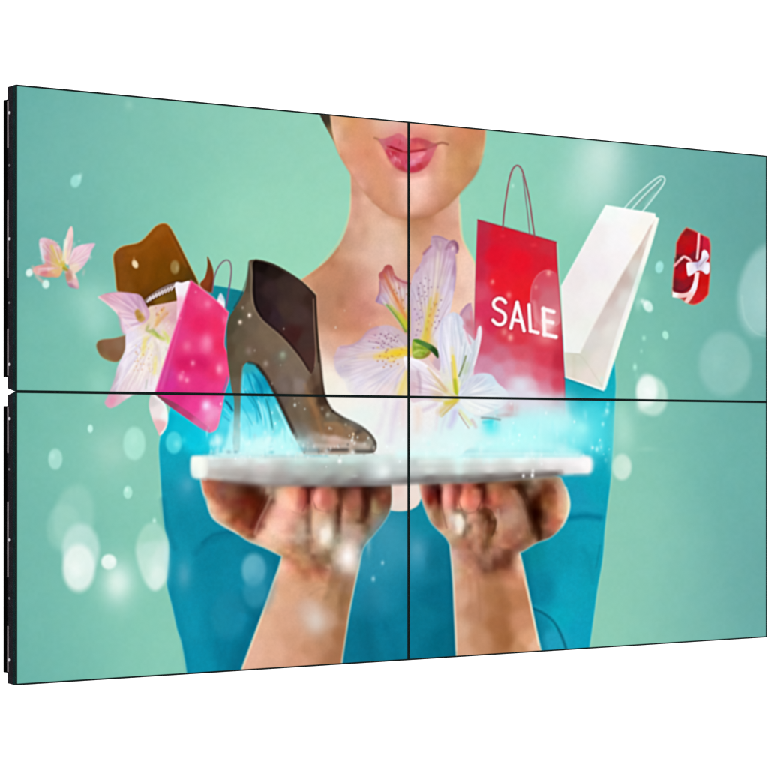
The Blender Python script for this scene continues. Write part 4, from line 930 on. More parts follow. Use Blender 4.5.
    blob(318.5, 499, 3.4, 6, 'fcbcb2', .55)
    blob(327, 500, 6, 8, 'c86c60', .3)
    blob(333, 495, 5, 6, 'a86450', .3)
    blob(301, 499, 4, 7, 'b05850', .35)
    blob(295, 496, 4, 10, 'f2b498', .45)
    blob(285, 500, 6, 9, 'f2c8b4', .4)
    blob(352, 500, 6, 7, 'b07060', .3)
    blob(346, 512, 3, 7, 'c89a80', .35)
    blob(375, 506, 3.6, 7, 'a08a5c', .4)
    line([(314.5, 490), (313, 499), (316, 508)], '7c3c38', 1.2, .45, 1.8)
    line([(337.5, 489), (339.4, 500), (336.6, 510)], '5e2c20', 1.4, .45, 2)
    line([(316, 508.5), (322, 511), (330, 511.5), (336.5, 509)], '9c6656', 1.3, .4, 2.2)
    line([(317, 514), (315.5, 524), (318, 534)], 'e4c4b0', 2.2, .4, 3)
    line([(335, 514), (337, 526), (335, 538)], '86604c', 2, .4, 3)
    line([(305.5, 490), (307, 500), (303, 511)], '7c3430', 1.4, .4, 2)
    line([(293, 512), (299, 514), (306, 511)], 'a87460', 1.3, .35, 2.4)
    line([(343.5, 490), (342, 500), (343, 512)], '58281c', 1.2, .4, 2)
    line([(361.6, 489), (363.4, 502), (361, 517)], '502012', 1.3, .4, 2)
    line([(344, 508), (351, 511), (360, 509)], '8c5844', 1.2, .4, 2.2)
    line([(368, 492), (369, 506), (366, 520)], '4c2414', 1.2, .35, 2)
    line([(372, 513), (379, 515), (386, 511)], '7c4c38', 1.2, .3, 2)
    line([(390.4, 486), (391.2, 500), (387.5, 514), (378, 528)], '7a4a38', 1.2, .4, 1.6)
    line([(311, 512), (310, 526), (313, 542)], '8a6658', 2.4, .45, 3.4)
    line([(271, 497), (266, 508), (259, 522), (255, 534)], 'e6bca4', 2, .4, 3)
    line([(268, 496), (262, 506), (256, 520)], '6a2c1c', 1.4, .45, 2)
    line([(209, 484), (216, 494), (224, 507)], 'b87860', 2, .3, 4)
    line([(228, 520), (240, 527), (250, 531)], 'c06848', 2.4, .35, 4)
    line([(288, 548), (298, 553), (306, 562)], 'b07c5c', 2, .35, 3)
    line([(313, 556), (320, 566), (328, 570)], '8c5840', 2, .4, 3)
    line([(326, 550), (330, 560), (334, 572)], '94684e', 2, .35, 3)
    # right hand
    handR = [(417, 478, 1), (419, 487), (422, 500), (427, 514), (431.5, 523), (439, 531), (446, 538), (450.5, 546, 1), (453, 570, 1), (453.6, 588, 1), (527.6, 588, 1), (524, 570, 1), (519.6, 553, 1), (524, 551), (537, 543), (550, 538), (562, 527), (568.4, 514),
             (570, 503), (567.5, 492), (561, 478, 1), (540, 470, 1), (430, 470, 1)]
    grid(414.5, 476.5, 5, ['- ba9 a98 998 998 998 998 998 998 998 998 998 998 998 998 998 998 998 998 998 998 998 998 998 998 998 998 998 998 998 998 -',
        'cba ba9 a98 877 766 877 a87 b87 965 976 a77 b66 865 643 643 754 865 865 765 754 754 643 654 765 a88 876 854 965 a75 aa9 - -',
        'edc dba a65 644 422 544 c98 c88 843 722 b66 b65 843 511 532 975 a75 964 854 843 532 421 432 654 765 865 742 743 965 b98 cba 8bb',
        'edc ebb b66 733 522 400 daa d99 a55 743 d87 b64 c86 865 522 964 b75 a64 965 964 a75 532 532 765 754 743 632 743 854 c98 cba abb',
        'edc ecb c66 822 622 511 eba e99 a54 b65 e97 d76 c76 a65 521 954 c76 a65 a75 a75 a76 865 532 643 532 521 742 853 a65 c97 dba cdc',
        'cba dba c87 821 843 622 ea9 e99 a54 e98 fa9 e87 d87 c76 833 944 c75 b75 a76 b76 a76 976 754 532 410 521 852 853 a64 d98 dba dec',
        '- 9aa ba8 a65 a65 743 daa d99 a66 da8 ea9 d87 d77 a76 743 a65 b65 a65 a76 b77 a86 976 754 421 310 421 864 963 a75 da8 dba dec',
        '- - aaa ba9 975 864 ca9 dba 987 876 998 c98 c87 653 632 743 a76 966 a77 b87 b98 a87 865 421 200 310 743 a65 b85 d98 db9 dec',
        '- - - bb9 a75 975 b97 dbb ccb eed 876 da9 c98 976 742 521 ba9 a87 b98 b98 b98 a87 976 532 200 310 543 965 b75 da8 dca cdd',
        '- - - 9aa b86 975 b98 cba cba ffe bba c98 b87 976 753 532 643 c98 b98 b98 b98 a87 976 643 310 421 643 965 c65 c75 da9 abb',
        '- - - 9aa b88 b76 c98 dba c9a fee aa9 865 ca9 a76 965 743 854 ba8 b97 b98 a87 a76 a76 754 421 421 864 b66 c65 c97 aaa -',
        '- - - - bba cba cb9 ca8 cba eed 887 a86 ca8 b87 964 743 853 c97 b87 b76 a76 976 a76 753 432 421 754 865 b76 9a9 - -',
        '- - - - - cba ba8 cba ba9 a98 976 b98 b87 a76 975 753 a86 b98 a76 a76 976 b87 975 864 754 421 854 - - - - -',
        '- - - - - - - ba9 b97 b86 b76 a76 a86 b87 853 863 b86 b87 b76 a65 a75 965 865 964 a87 543 788 - - - - -',
        '- - - - - - - aa9 a98 b86 b76 965 b87 a76 753 865 a76 b87 b86 a75 955 955 976 a87 - - - - - - - -',
        '- - - - - - - - cab b98 b87 a86 b87 a76 865 a86 a77 a76 754 743 965 887 - - - - - - - - - -',
        '- - - - - - - - cbb b98 b88 a76 a76 976 976 a76 865 865 743 743 976 dcb - - - - - - - - - -',
        '- - - - - - - - cba ca9 b88 b86 a76 865 976 976 743 743 743 643 b86 dba - - - - - - - - - -',
        '- - - - - - - - cbb ca8 c98 b87 b87 965 865 865 743 743 743 854 b87 dcb - - - - - - - - - -',
        '- - - - - - - - bba ca8 b97 ca8 b87 a76 754 854 754 964 964 a65 b87 dba - - - - - - - - - -',
        '- - - - - - - - bbb ca8 c96 b87 b87 a76 964 964 964 964 a65 a75 b76 dba - - - - - - - - - -',
        '- - - - - - - - bbb ca8 c97 c86 b76 b87 a76 964 a64 965 a65 a75 b75 c86 dba - - - - - - - - -',
        '- - - - - - - - ccc ca9 c97 c75 b86 b76 a76 a75 a65 965 a65 a64 b75 c86 dca - - - - - - - - -'],
        handR, 1.6, rim=('c0dad0', 1.1, .4), calm=2, warm=(1.04, .985, .93), fade=lambda X, Y: 1 - np.clip((Y - 570) / 14, 0, 1))
    line([(566, 488), (569.2, 503), (567.5, 515), (562, 526)], 'eef0dc', 2, .55, 2.4)
    line([(438, 484), (438.5, 494), (439.5, 502)], '300404', 2.6, .5, 3)
    line([(483.5, 484), (484, 494), (483, 502)], '3a0a08', 2.6, .4, 3)
    line([(459, 485), (457, 496), (457, 505)], '7c2822', 2.2, .35, 3)
    line([(486, 512), (493, 517), (495, 525), (492, 534)], '5a3014', 2.2, .5, 2.6)
    line([(520, 486), (528, 500), (533, 514), (540, 532)], '240800', 3, .35, 4)
    line([(498, 510), (498.6, 520), (497, 530)], 'd8b4a0', 2, .45, 3)
    blob(462.5, 501, 3, 6, 'ffb09c', .55)
    blob(470, 500, 5, 7, 'd86c5c', .35)
    blob(475.5, 500, 3.4, 6, 'd08478', .35)
    blob(446, 498, 3.2, 10, 'f0b8ae', .45)
    blob(451, 492, 2.6, 6, 'c06c68', .3)
    blob(494, 497, 5, 5, 'd4705c', .45)
    blob(430, 500, 3.6, 5, '8c2414', .4)
    blob(508, 514, 8, 10, 'b89484', .35)
    line([(460.4, 491), (459, 501), (462, 510)], '74302a', 1.3, .45, 1.8)
    line([(480.5, 489), (481.4, 500), (477.6, 510)], '60201a', 1.4, .45, 2)
    line([(462, 510.5), (468, 513.5), (476, 511.5)], '8e5240', 1.3, .45, 2.2)
    line([(442, 488), (441, 500), (443.5, 514), (447, 528)], '6c3c30', 1.4, .4, 2)
    line([(454, 490), (455, 502), (455, 510)], '8c3c38', 1.3, .4, 1.8)
    line([(463, 514), (466, 524), (464, 536)], '6e4632', 2, .45, 2.6)
    line([(484, 509), (490, 510.5), (494.6, 517), (495.4, 527), (492, 536)], '4a2810', 1.6, .45, 2)
    line([(486, 522), (484, 532), (485, 544)], 'a07a64', 2.4, .35, 3)
    line([(488, 534), (487, 545), (489, 553)], '6c4630', 1.8, .4, 2.6)
    line([(478, 528), (476, 540), (479, 552)], 'c89c84', 2.4, .35, 3.4)
    line([(488, 487), (486, 496), (489, 505)], '7c3c2c', 1.2, .35, 2)
    line([(486, 505), (494, 507.5), (504, 505)], '96604c', 1.3, .35, 2.4)
    line([(511, 490), (519, 502), (525, 517), (530, 534)], 'b08c78', 1.8, .3, 3)
    line([(516, 486), (524, 499), (529, 512), (535, 528)], '341404', 1.8, .45, 2.4)
    line([(544, 486), (542, 500), (545, 512), (542, 526)], '7c4424', 2, .35, 3)
    line([(556, 486), (560, 498), (560, 510)], 'd4a488', 2.4, .35, 3.4)
    line([(421, 490), (425, 505), (434, 520)], 'd8a898', 1.6, .3, 2.4)
    line([(499, 548), (508, 552), (516, 550)], '7c503c', 2, .35, 3)
    line([(470, 548), (480, 560), (492, 566)], '82543c', 2, .35, 3.4)
    # ------------------------------------------------------------- tablet
    tab = [(192, 458), (195, 456, 1), (260, 454), (330, 455), (410, 452), (480, 454), (560, 455), (580, 455.4), (588, 456), (591.4, 458.6), (592.4, 464), (592, 471), (588, 474.6, 1), (560, 475.5), (520, 479), (480, 481.6), (440, 483),
           (400, 484.4), (360, 485.4), (323, 485.6), (290, 485.4), (266, 484.6), (240, 482), (209, 479, 1), (194, 477.6), (191.4, 470)]
    shape(tab, [
        (196, 465, 'f2f4ec'), (214, 462, 'd4dcda'), (214, 474, 'c4beb8'), (240, 460, 'dce6e4'), (240, 474, 'c0bab6'), (245, 481, 'a49a96'), (262, 458, 'e0f4f0'), (262, 470, 'd0cac8'),
        (280, 481, 'a8a09c'), (300, 460, 'c4e2dc'), (300, 470, 'bdc8c4'), (300, 484, '8c8480'), (325, 458, 'bcdcd4'), (325, 470, 'b0bab4'), (330, 484, '7c7472'), (350, 458, 'c0dad4'),
        (350, 472, 'b0b8b0'), (355, 484, '70686a'), (380, 458, 'd8e8e4'), (380, 475, 'c8d4d2'), (385, 484, '9c9ca2'), (400, 458, 'dce8e6'), (400, 472, 'c0cecc'), (405, 484, '8e9090'),
        (430, 456, 'd4e8e2'), (430, 470, 'ccd8d2'), (430, 480, '7c7676'), (460, 456, 'd0f4ec'), (460, 470, 'd0dcd6'), (460, 480, '7a7470'), (490, 458, 'd8f2ee'), (490, 469, 'd8dad6'),
        (490, 479, '746a64'), (520, 459, 'e4faf6'), (520, 469, 'dededa'), (520, 477, '746c68'), (550, 460, 'f0f0f0'), (550, 469, 'e6e2e0'), (550, 475.5, '908884'), (575, 462, 'f4eff0'), (575, 471, 'e4e4e4'),
        (588, 464, 'f8f6f6')], 6.5, p=1.1, fade=lambda X, Y: np.clip((Y - 452.5) / 6, 0, 1) + (X < 210) + (X > 580))
    line([(345, 484), (370, 483), (400, 481.5), (440, 480), (480, 478.8), (520, 476.5), (560, 473.5)], '6e6664', 5.5, .55, 5)
    line([(470, 480.5), (500, 478.5), (530, 476), (556, 474)], '5c504a', 3.6, .5, 3.6)
    line([(225, 481), (250, 483.5), (290, 485), (340, 485)], '7c706c', 4, .5, 6)
    line([(400, 470), (440, 469), (500, 467), (570, 464)], 'ebe6e4', 6, .4, 8)
    line([(225, 470), (270, 474), (320, 474)], 'b6b4b0', 7, .3, 9)
    shape([(192, 458), (195, 456.5), (203, 456.5), (208, 459), (208.6, 468), (207.5, 475), (203, 478), (195, 477.6), (192, 474), (191.2, 466)], 'f8fcf3', 5, fade=lambda X, Y: np.clip((213 - X) / 12, 0, 1))
    blob(584, 463.5, 10, 7, 'fcf9fa', .9)
    blob(565, 461, 14, 5, 'f6f4f6', .5)
    line([(575, 475.5), (590, 475.5)], '5898a8', 2.2, .5, 3)
    line([(197, 479), (206, 480)], 'b4d0d4', 1.6, .4, 2)
    line([(222, 474), (290, 479), (345, 480), (400, 478)], '969290', 7, .4, 9)
    line([(430, 478), (480, 477), (550, 473)], '847a76', 5, .4, 6)
    line([(240, 459), (300, 460), (380, 460)], 'e4f2ee', 3, .35, 6)
    line([(420, 462), (500, 460), (575, 459)], 'f6fbfa', 4, .45, 6)
    blob(384, 471, 9, 9, 'eef6f4', .85)
    blob(355, 476, 4, 2, 'c0c8c4', .5)
    for (x, y, r, al) in ((340, 460.6, 2.4, 1), (523.5, 476, 1.6, .85), (532.5, 475.5, 2, .95), (533, 471, 1.8, .6)):
        blob(x, y, r, r * 1.4, 'ffffff', al)
    blob(459, 458, 6, 22, 'd8fcf8', .55)
    blob(500, 455, 60, 4, 'd6fcfa', .5)
    line([(214, 454), (260, 453.5), (300, 455)], 'd4f6f4', 6, .75, 7)
    line([(300, 456), (345, 458), (400, 456)], 'd6ece6', 4, .5, 6)
    line([(400, 454), (450, 454), (520, 453.5), (578, 454.5)], 'd8faf8', 7, .8, 7)
    line([(480, 446), (530, 447), (572, 450)], 'b8faf8', 6, .6, 9)
    for k in range(40):
        x = RNG.uniform(208, 300)
        blob(x, RNG.uniform(436, 458), RNG.uniform(1, 3.5), RNG.uniform(1.5, 5), RNG.choice(['f4ffff', 'd8fcfa', 'e8fefc', '8cd8e0']), RNG.uniform(.2, .5))
    for k in range(30):
        blob(RNG.uniform(420, 575), RNG.uniform(440, 460), RNG.uniform(1, 4), RNG.uniform(2, 7), RNG.choice(['f4ffff', 'e0fcfc', 'c8f8f6']), RNG.uniform(.15, .4))
    for (x, y, c) in ((206, 453, '3cb8c8'), (213, 454, '50b4c4'), (236, 452, '6aa4b0'), (272, 452, '5cc0c8'), (229, 452, '80a8b4')):
        blob(x, y, 3, 2.4, c, .5)
    # ------------------------------------------------- glitter and bokeh
    blob(326, 535, 5.2, 6.6, 'fbf7ee', 1)
    blob(326, 533, 9, 12, 'e8dcd0', .45)
    blob(348, 558, 11, 14, 'eadfd8', .85)
    blob(348, 557, 5.5, 7, 'fdf8f6', .95)
    blob(316, 622, 14, 17, 'dccabe', .85)
    blob(316, 620, 7, 9, 'd9cfc6', .4)
    blob(459, 523, 5, 6.4, 'f6f4e8', 1)
    blob(459, 523, 9, 10, 'e0d4c8', .35)
    blob(452, 519, 4, 4, 'dcd0d0', .5)
    blob(369, 545, 3, 12, 'b4d4d8', .4)
    blob(254, 570, 12, 16, '6ab8cc', .8, 0, .55)
    blob(255, 592, 12, 15, '3c9cb6', .5, 0, .5)
    blob(262, 585, 14, 26, '2f90ae', .3, 0, .3)
    blob(254, 568, 8, 11, '82c8d6', .3)
    blob(229, 615, 17, 24, '3c94ae', .22, 0, .6)
    blob(184, 575, 8, 16, '5ca8c0', .65)
    blob(186, 487, 12, 17, '3aa0bc', .6)
    blob(188, 485, 6, 8, '70b8cc', .3)
    blob(396, 545, 22, 30, '48a4bc', .4)
    blob(384, 530, 16, 18, '50a0b8', .4)
    blob(417, 553, 14, 20, '4c9cb8', .6)
    blob(417, 548, 8, 10, '78b8cc', .25)
    blob(375, 595, 14, 18, '3c90ac', .35)
    for (x, y, r) in ((373.5, 579, 2.3), (382.8, 563, 1.8)):
        blob(x, y, r, r * 1.4, '8ccada', .9)
    blob(174, 442.5, 8, 11, '4cd8e4', .85, 0, .7)
    blob(177, 444, 4, 5, '8aeef0', .6)
    blob(184, 440, 3, 4, '40e0ec', .5)
    line([(262, 457), (300, 457.5), (345, 457.5), (376, 456)], 'cfe0dc', 3.4, .6, 4)
    line([(205, 457), (235, 456.4), (262, 457)], 'def4f2', 3.4, .6, 4)
    blob(300, 440, 9, 12, 'b8e8e8', .35)
    for k in range(26):
        blob(RNG.uniform(296, 378), RNG.uniform(443, 457), RNG.uniform(.8, 2.2), RNG.uniform(.8, 2.4), RNG.choice(['e8e8e4', 'f8fcfa', '5c5650', 'c8b8ac', '8a8078']), RNG.uniform(.25, .5))
    for k in range(60):
        x, y = RNG.uniform(196, 612), RNG.uniform(400, 470)
        q = RNG.uniform(.6, 1.5)
        blob(x, y, q, q * 1.4, 'f4ffff', RNG.uniform(.25, .8))
    for k in range(22):
        x, y = RNG.uniform(232, 375), RNG.uniform(300, 455)
        q = RNG.uniform(.6, 1.3)
        blob(x, y, q, q * 1.3, 'e8e0d4', RNG.uniform(.2, .6))
    # left bokeh
    blob(134.5, 443.5, 11, 16.5, 'b0ead8', .8, 0, .75)
    blob(134, 440, 5, 8, 'c0f0e2', .35)
    blob(55.5, 459, 7, 10.5, 'a8e0d2', .9, 0, .7)
    blob(53, 456, 3, 4, 'c4f0e6', .5)
    blob(128, 492.5, 4.4, 6.4, 'b0ead8', .9, 0, .6)
    blob(127, 490, 2, 2.6, 'd8f8ee', .7)
    blob(90.5, 428.5, 2.6, 4, 'c0f2e4', .95, 0, .3)
    blob(154.5, 521, 2.2, 3.2, 'ccf6ea', .85)
    blob(158, 495, 2, 6, '9cdcc4', .3)
    blob(74, 518, 20, 33, 'a6d8c8', .5, 8, .7)
    blob(64, 528, 17, 24, 'acdccd', .35, 0, .7)
    blob(81, 550, 18.5, 26, 'c6e6de', .75, 0, .75)
    blob(79, 568, 16, 23.5, 'ecf6f1', .85, 0, .7)
    blob(76, 570, 8, 12, 'f8fcfa', .4)
    blob(109, 562, 7.5, 7.5, 'eefaf4', .95, 20, .6)
    blob(112, 561, 3.4, 3.4, 'ffffff', .6)
    blob(118, 583, 20, 26, 'd8efe6', .85)
    blob(118, 582, 10, 13, 'e2f4ec', .6)
    shape([(136, 553), (138, 538), (144, 527), (151, 523), (158, 524), (164.5, 533), (168, 548), (166.8, 568), (166, 580), (158, 590), (150, 588), (142, 575)],
          [(145, 535, 'a8dac6'), (155, 530, 'a8dac8'), (150, 550, 'c0e4d8'), (160, 555, 'd0eae2'), (148, 570, 'c4e6d8'), (158, 575, 'dcf0e8')], 6, a=.9)
    blob(155, 572, 10, 15, 'e4f4ee', .6)
    blob(167, 560, 4, 22, 'c8ecec', .6)
    # right bokeh
    blob(652, 396, 15.5, 19.5, 'c8e8da', .8, -6, .75)
    blob(647, 390, 10.5, 15.5, 'f6fcf8', .8, 0, .5)
    blob(648, 392, 6, 8, 'ffffff', .5)
    blob(641, 406, 6, 8, 'f4f8f2', .5)
    blob(622, 467, 9.5, 13, 'cfe9da', .9, 0, .65)
    blob(626, 466, 5, 8, 'dff1e6', .4)
    blob(612, 462, 5, 18, '9ce0d8', .4)
    blob(624, 432, 14, 26, 'b4e2d2', .7)
    blob(620, 415, 8, 16, 'b0e4d0', .4)
    blob(647, 449, 12, 3, '9cd4c2', .4)
    blob(725, 364, 26, 32, '90c6be', .75, 0, .82)
    blob(716, 362, 12, 18, '9cd0c6', .35)
    blob(737, 372, 12, 18, '98c8bc', .25)
    blob(765, 290, 26, 46, 'a4cfcc', .8, 12, .8)
    blob(764, 300, 14, 26, 'b2d8d6', .35)
    line([(742, 296), (745, 318), (755, 332), (766, 336)], 'b2dcd4', 1.6, .35, 2)
    blob(644, 303, 6, 8.5, 'ddf6ee', .0, 0, .4)
    blob(648, 306, 4.4, 6.2, 'd4f4ea', .95, -30, .4)
    blob(642.5, 301, 3, 3.2, 'e8fcf4', .8)
    blob(646, 304, 2.4, 3, 'ffffff', .6)
    blob(638, 303, 4, 8, 'b4e4d4', .5)
    blob(642, 285, 10, 16, 'a2dac6', .5)
    blob(659.5, 267, 4, 6, 'a0e4dc', .95, 10, .55)
    blob(659, 265, 2, 3, 'baf0e8', .5)
    blob(665.5, 335, 3, 4.2, 'acecd8', .95, -15, .3)
    blob(644, 338, 2.2, 3.2, 'acecd4', .8)
    blob(641.5, 351, 1.6, 2.4, 'a4e4ce', .6)
    blob(635, 367, 2.3, 3.8, 'b0f0dc', .95)
    blob(637, 376, 3, 5, 'a0dcc6', .4)
    blob(655, 355, 10, 14, '8ed2b8', .3)
    # ------------------------------------- compression mottling of the video
    full, X, Y = window(0, 0, CW, CH)
    IMG[full] += (.005 * noise(X, Y, 3.2, 41) + .004 * noise(X, Y, 14, 42))[..., None]
    IMG[full][..., 0] += .005 * noise(X, Y, 8, 43)
    IMG[full][..., 2] += .005 * noise(X, Y, 9, 44)
    np.clip(IMG, 0, 1, out=IMG)


def soften(sig):
    """small gaussian blur of the finished picture"""
    r = int(math.ceil(sig * 3))
    k = np.exp(-np.arange(-r, r + 1)**2 / (2 * sig * sig))
    k = (k / k.sum()).astype(np.float32)
    for ax in (0, 1):
        src = np.pad(IMG, [(r, r) if a == ax else (0, 0) for a in (0, 1, 2)], mode='edge')
        out = np.zeros_like(IMG)
        n = IMG.shape[ax]
        for i, w in enumerate(k):
            out += w * (src[i:i + n] if ax == 0 else src[:, i:i + n])
        IMG[:] = out


def crisp(sig, amount):
    """the slight edge sharpening of the shown picture"""
    keep = IMG.copy()
    soften(sig)
    IMG[:] = np.clip(keep + amount * (keep - IMG), 0, 1)


def sample(px, py):
    u = np.clip(px * S - .5, 0, NX - 1.001)
    v = np.clip(py * S - .5, 0, NY - 1.001)
    i, j = u.astype(int), v.astype(int)
    fu, fv = (u - i)[..., None], (v - j)[..., None]
    return (IMG[j, i] * (1 - fu) + IMG[j, i + 1] * fu) * (1 - fv) + (IMG[j + 1, i] * (1 - fu) + IMG[j + 1, i + 1] * fu) * fv


# ----------------------------------------------------------------------------
#  THE PLACE
# ----------------------------------------------------------------------------
import bpy
from mathutils import Vector, Matrix

scene = bpy.context.scene
COL = scene.collection

# wall geometry, metres.  The camera looks along +Y from (0, 0, HC); the wall's left
# edge is nearest and the wall runs away from it to the right.
F = 2665.0                  # focal length in picture units of 1/768 of the frame width
HZ = 444.0                  # height of the horizon in those units
HC = 1.50
D1 = 5.103                  # distance of the left edge
P0 = Vector(((16.2 - 384) / F * D1, D1, 0))
yaw = math.atan2(0.6157, 0.7880)
DX, DY = math.cos(yaw), math.sin(yaw)


def s_of(x):
    k = (x - 384) / F
    return (k * P0.y - P0.x) / (DX - k * DY)


S0, S1, S2 = 0.0, s_of(408.7), s_of(767.0)
Z0, Z1, Z2 = HC - .4627, HC + .1008, HC + .6890


def mat(name, base, rough=.5, metal=0.0, spec=.5, bump=None, mottled=0.0):
    m = bpy.data.materials.new(name)
    m.use_nodes = True
    nt = m.node_tree
    b = nt.nodes['Principled BSDF']
    b.inputs['Base Color'].default_value = (*base, 1)
    b.inputs['Roughness'].default_value = rough
    b.inputs['Metallic'].default_value = metal
    b.inputs['Specular IOR Level'].default_value = spec
    tc = nt.nodes.new('ShaderNodeTexCoord')
    n = nt.nodes.new('ShaderNodeTexNoise')
    n.inputs['Scale'].default_value = 60
    n.inputs['Detail'].default_value = 4
    nt.links.new(tc.outputs['Object'], n.inputs['Vector'])
    if mottled:
        r = nt.nodes.new('ShaderNodeValToRGB')
        r.color_ramp.elements[0].position = .3
        r.color_ramp.elements[0].color = (*[c * (1 - mottled) for c in base], 1)
        r.color_ramp.elements[1].position = .7
        r.color_ramp.elements[1].color = (*[c * (1 + mottled) for c in base], 1)
        nt.links.new(n.outputs['Fac'], r.inputs['Fac'])
        nt.links.new(r.outputs['Color'], b.inputs['Base Color'])
    if bump:
        bp = nt.nodes.new('ShaderNodeBump')
        bp.inputs['Strength'].default_value = bump
        bp.inputs['Distance'].default_value = .0004
        nt.links.new(n.outputs['Fac'], bp.inputs['Height'])
        nt.links.new(bp.outputs['Normal'], b.inputs['Normal'])
    return m


M_BEZEL = mat('black bezel plastic', (.003, .0075, .007), .7, spec=.03)
M_RIM = mat('glass edge with screen reflection tint', (.001, .013, .013), .7, spec=.02, mottled=.35)  # dark teal paints in the screen colour reflected along the edge
M_BODY = mat('black powder coated steel', (.0068, .0055, .008), .75, spec=.03, mottled=.35)
M_REAR = mat('matt black steel', (.001, .001, .001), .9, spec=.0)
M_RAIL = mat('brushed grey rail', (.115, .095, .105), .5, metal=.2, spec=.3, mottled=.2)
M_SCREW = mat('zinc screw', (.42, .40, .43), .35, metal=.6)
M_DULL = mat('dull screw', (.075, .07, .08), .5, metal=.3)
M_PORT = mat('port plastic', (.02, .02, .025), .5)

m = bpy.data.materials.new('lit lcd picture')
m.use_nodes = True
nt = m.node_tree
b = nt.nodes['Principled BSDF']
b.inputs['Base Color'].default_value = (0, 0, 0, 1)
b.inputs['Roughness'].default_value = .6
b.inputs['Specular IOR Level'].default_value = .0
at = nt.nodes.new('ShaderNodeVertexColor')
at.layer_name = 'picture'
nt.links.new(at.outputs['Color'], b.inputs['Emission Color'])
b.inputs['Emission Strength'].default_value = 1.0
M_SCREEN = m

m = bpy.data.materials.new('white studio paper')
m.use_nodes = True
b = m.node_tree.nodes['Principled BSDF']
b.inputs['Base Color'].default_value = (.92, .92, .92, 1)
b.inputs['Roughness'].default_value = .9
b.inputs['Specular IOR Level'].default_value = .1
M_PAPER = m


class MB:
    """collects simple solids and links them as one mesh object"""

    def __init__(self):
        self.v, self.f = [], []

    def loft(self, a, b_):
        """box between rect a = (x0, x1, y, z0, z1) and rect b (front and rear), closed"""
        n = len(self.v)
        for (x0, x1, y, z0, z1) in (a, b_):
            self.v += [(x0, y, z0), (x1, y, z0), (x1, y, z1), (x0, y, z1)]
        self.f += [tuple(n + i for i in q) for q in ((0, 1, 2, 3), (7, 6, 5, 4), (0, 4, 5, 1), (1, 5, 6, 2), (2, 6, 7, 3), (3, 7, 4, 0))]
        return self

    def box(self, x0, x1, y0, y1, z0, z1):
        return self.loft((x0, x1, y0, z0, z1), (x0, x1, y1, z0, z1))

    def ring(self, rects):
        """lofted frame: a closed loop of rect outlines joined one to the next"""
        n, k = len(self.v), len(rects)
        for (x0, x1, y, z0, z1) in rects:
            self.v += [(x0, y, z0), (x1, y, z0), (x1, y, z1), (x0, y, z1)]
        for i in range(k):
            j = (i + 1) % k
            for e in range(4):
                g = (e + 1) % 4
                self.f.append((n + i * 4 + e, n + i * 4 + g, n + j * 4 + g, n + j * 4 + e))
        return self

    def disc(self, c, r, d, axis='x', seg=14, slot=False):
        """domed screw head at c, standing d proud along -axis"""
        n = len(self.v)
        prof = ((r, 0), (r, .5 * d), (.75 * r, .9 * d), (.35 * r, d))
        for (rr, h) in prof:
            for i in range(seg):
                a_ = 2 * math.pi * i / seg
                u, w = rr * math.cos(a_), rr * math.sin(a_)
                self.v.append((c[0] - h, c[1] + u, c[2] + w) if axis == 'x' else (c[0] + u, c[1] + h, c[2] + w))
        for k in range(3):
            for i in range(seg):
                j = (i + 1) % seg
                self.f.append((n + k * seg + i, n + k * seg + j, n + (k + 1) * seg + j, n + (k + 1) * seg + i))
        self.f.append(tuple(n + 3 * seg + i for i in range(seg)))
        self.f.append(tuple(n + i for i in reversed(range(seg))))
        return self

    def build(self, name, material, parent=None, bevel=0):
        me = bpy.data.meshes.new(name)
        me.from_pydata(self.v, [], self.f)
        me.validate()
        import bmesh
        bm = bmesh.new()
        bm.from_mesh(me)
        bmesh.ops.recalc_face_normals(bm, faces=bm.faces)
        if bevel:
            bmesh.ops.bevel(bm, geom=list(bm.edges), offset=bevel, segments=2, affect='EDGES', clamp_overlap=True)
        bm.to_mesh(me)
        bm.free()
        me.materials.append(material)
        o = bpy.data.objects.new(name, me)
        COL.objects.link(o)
        o.parent = parent
        return o


IN_X, IN_Z = .0034, .0029   # bezel width along the seams, upright and level
OUT_Z, OUT_R, OUT_L = .0036, .0038, .0024   # along the wall's outer edges
GAP = .00002         # half gap between neighbouring panels


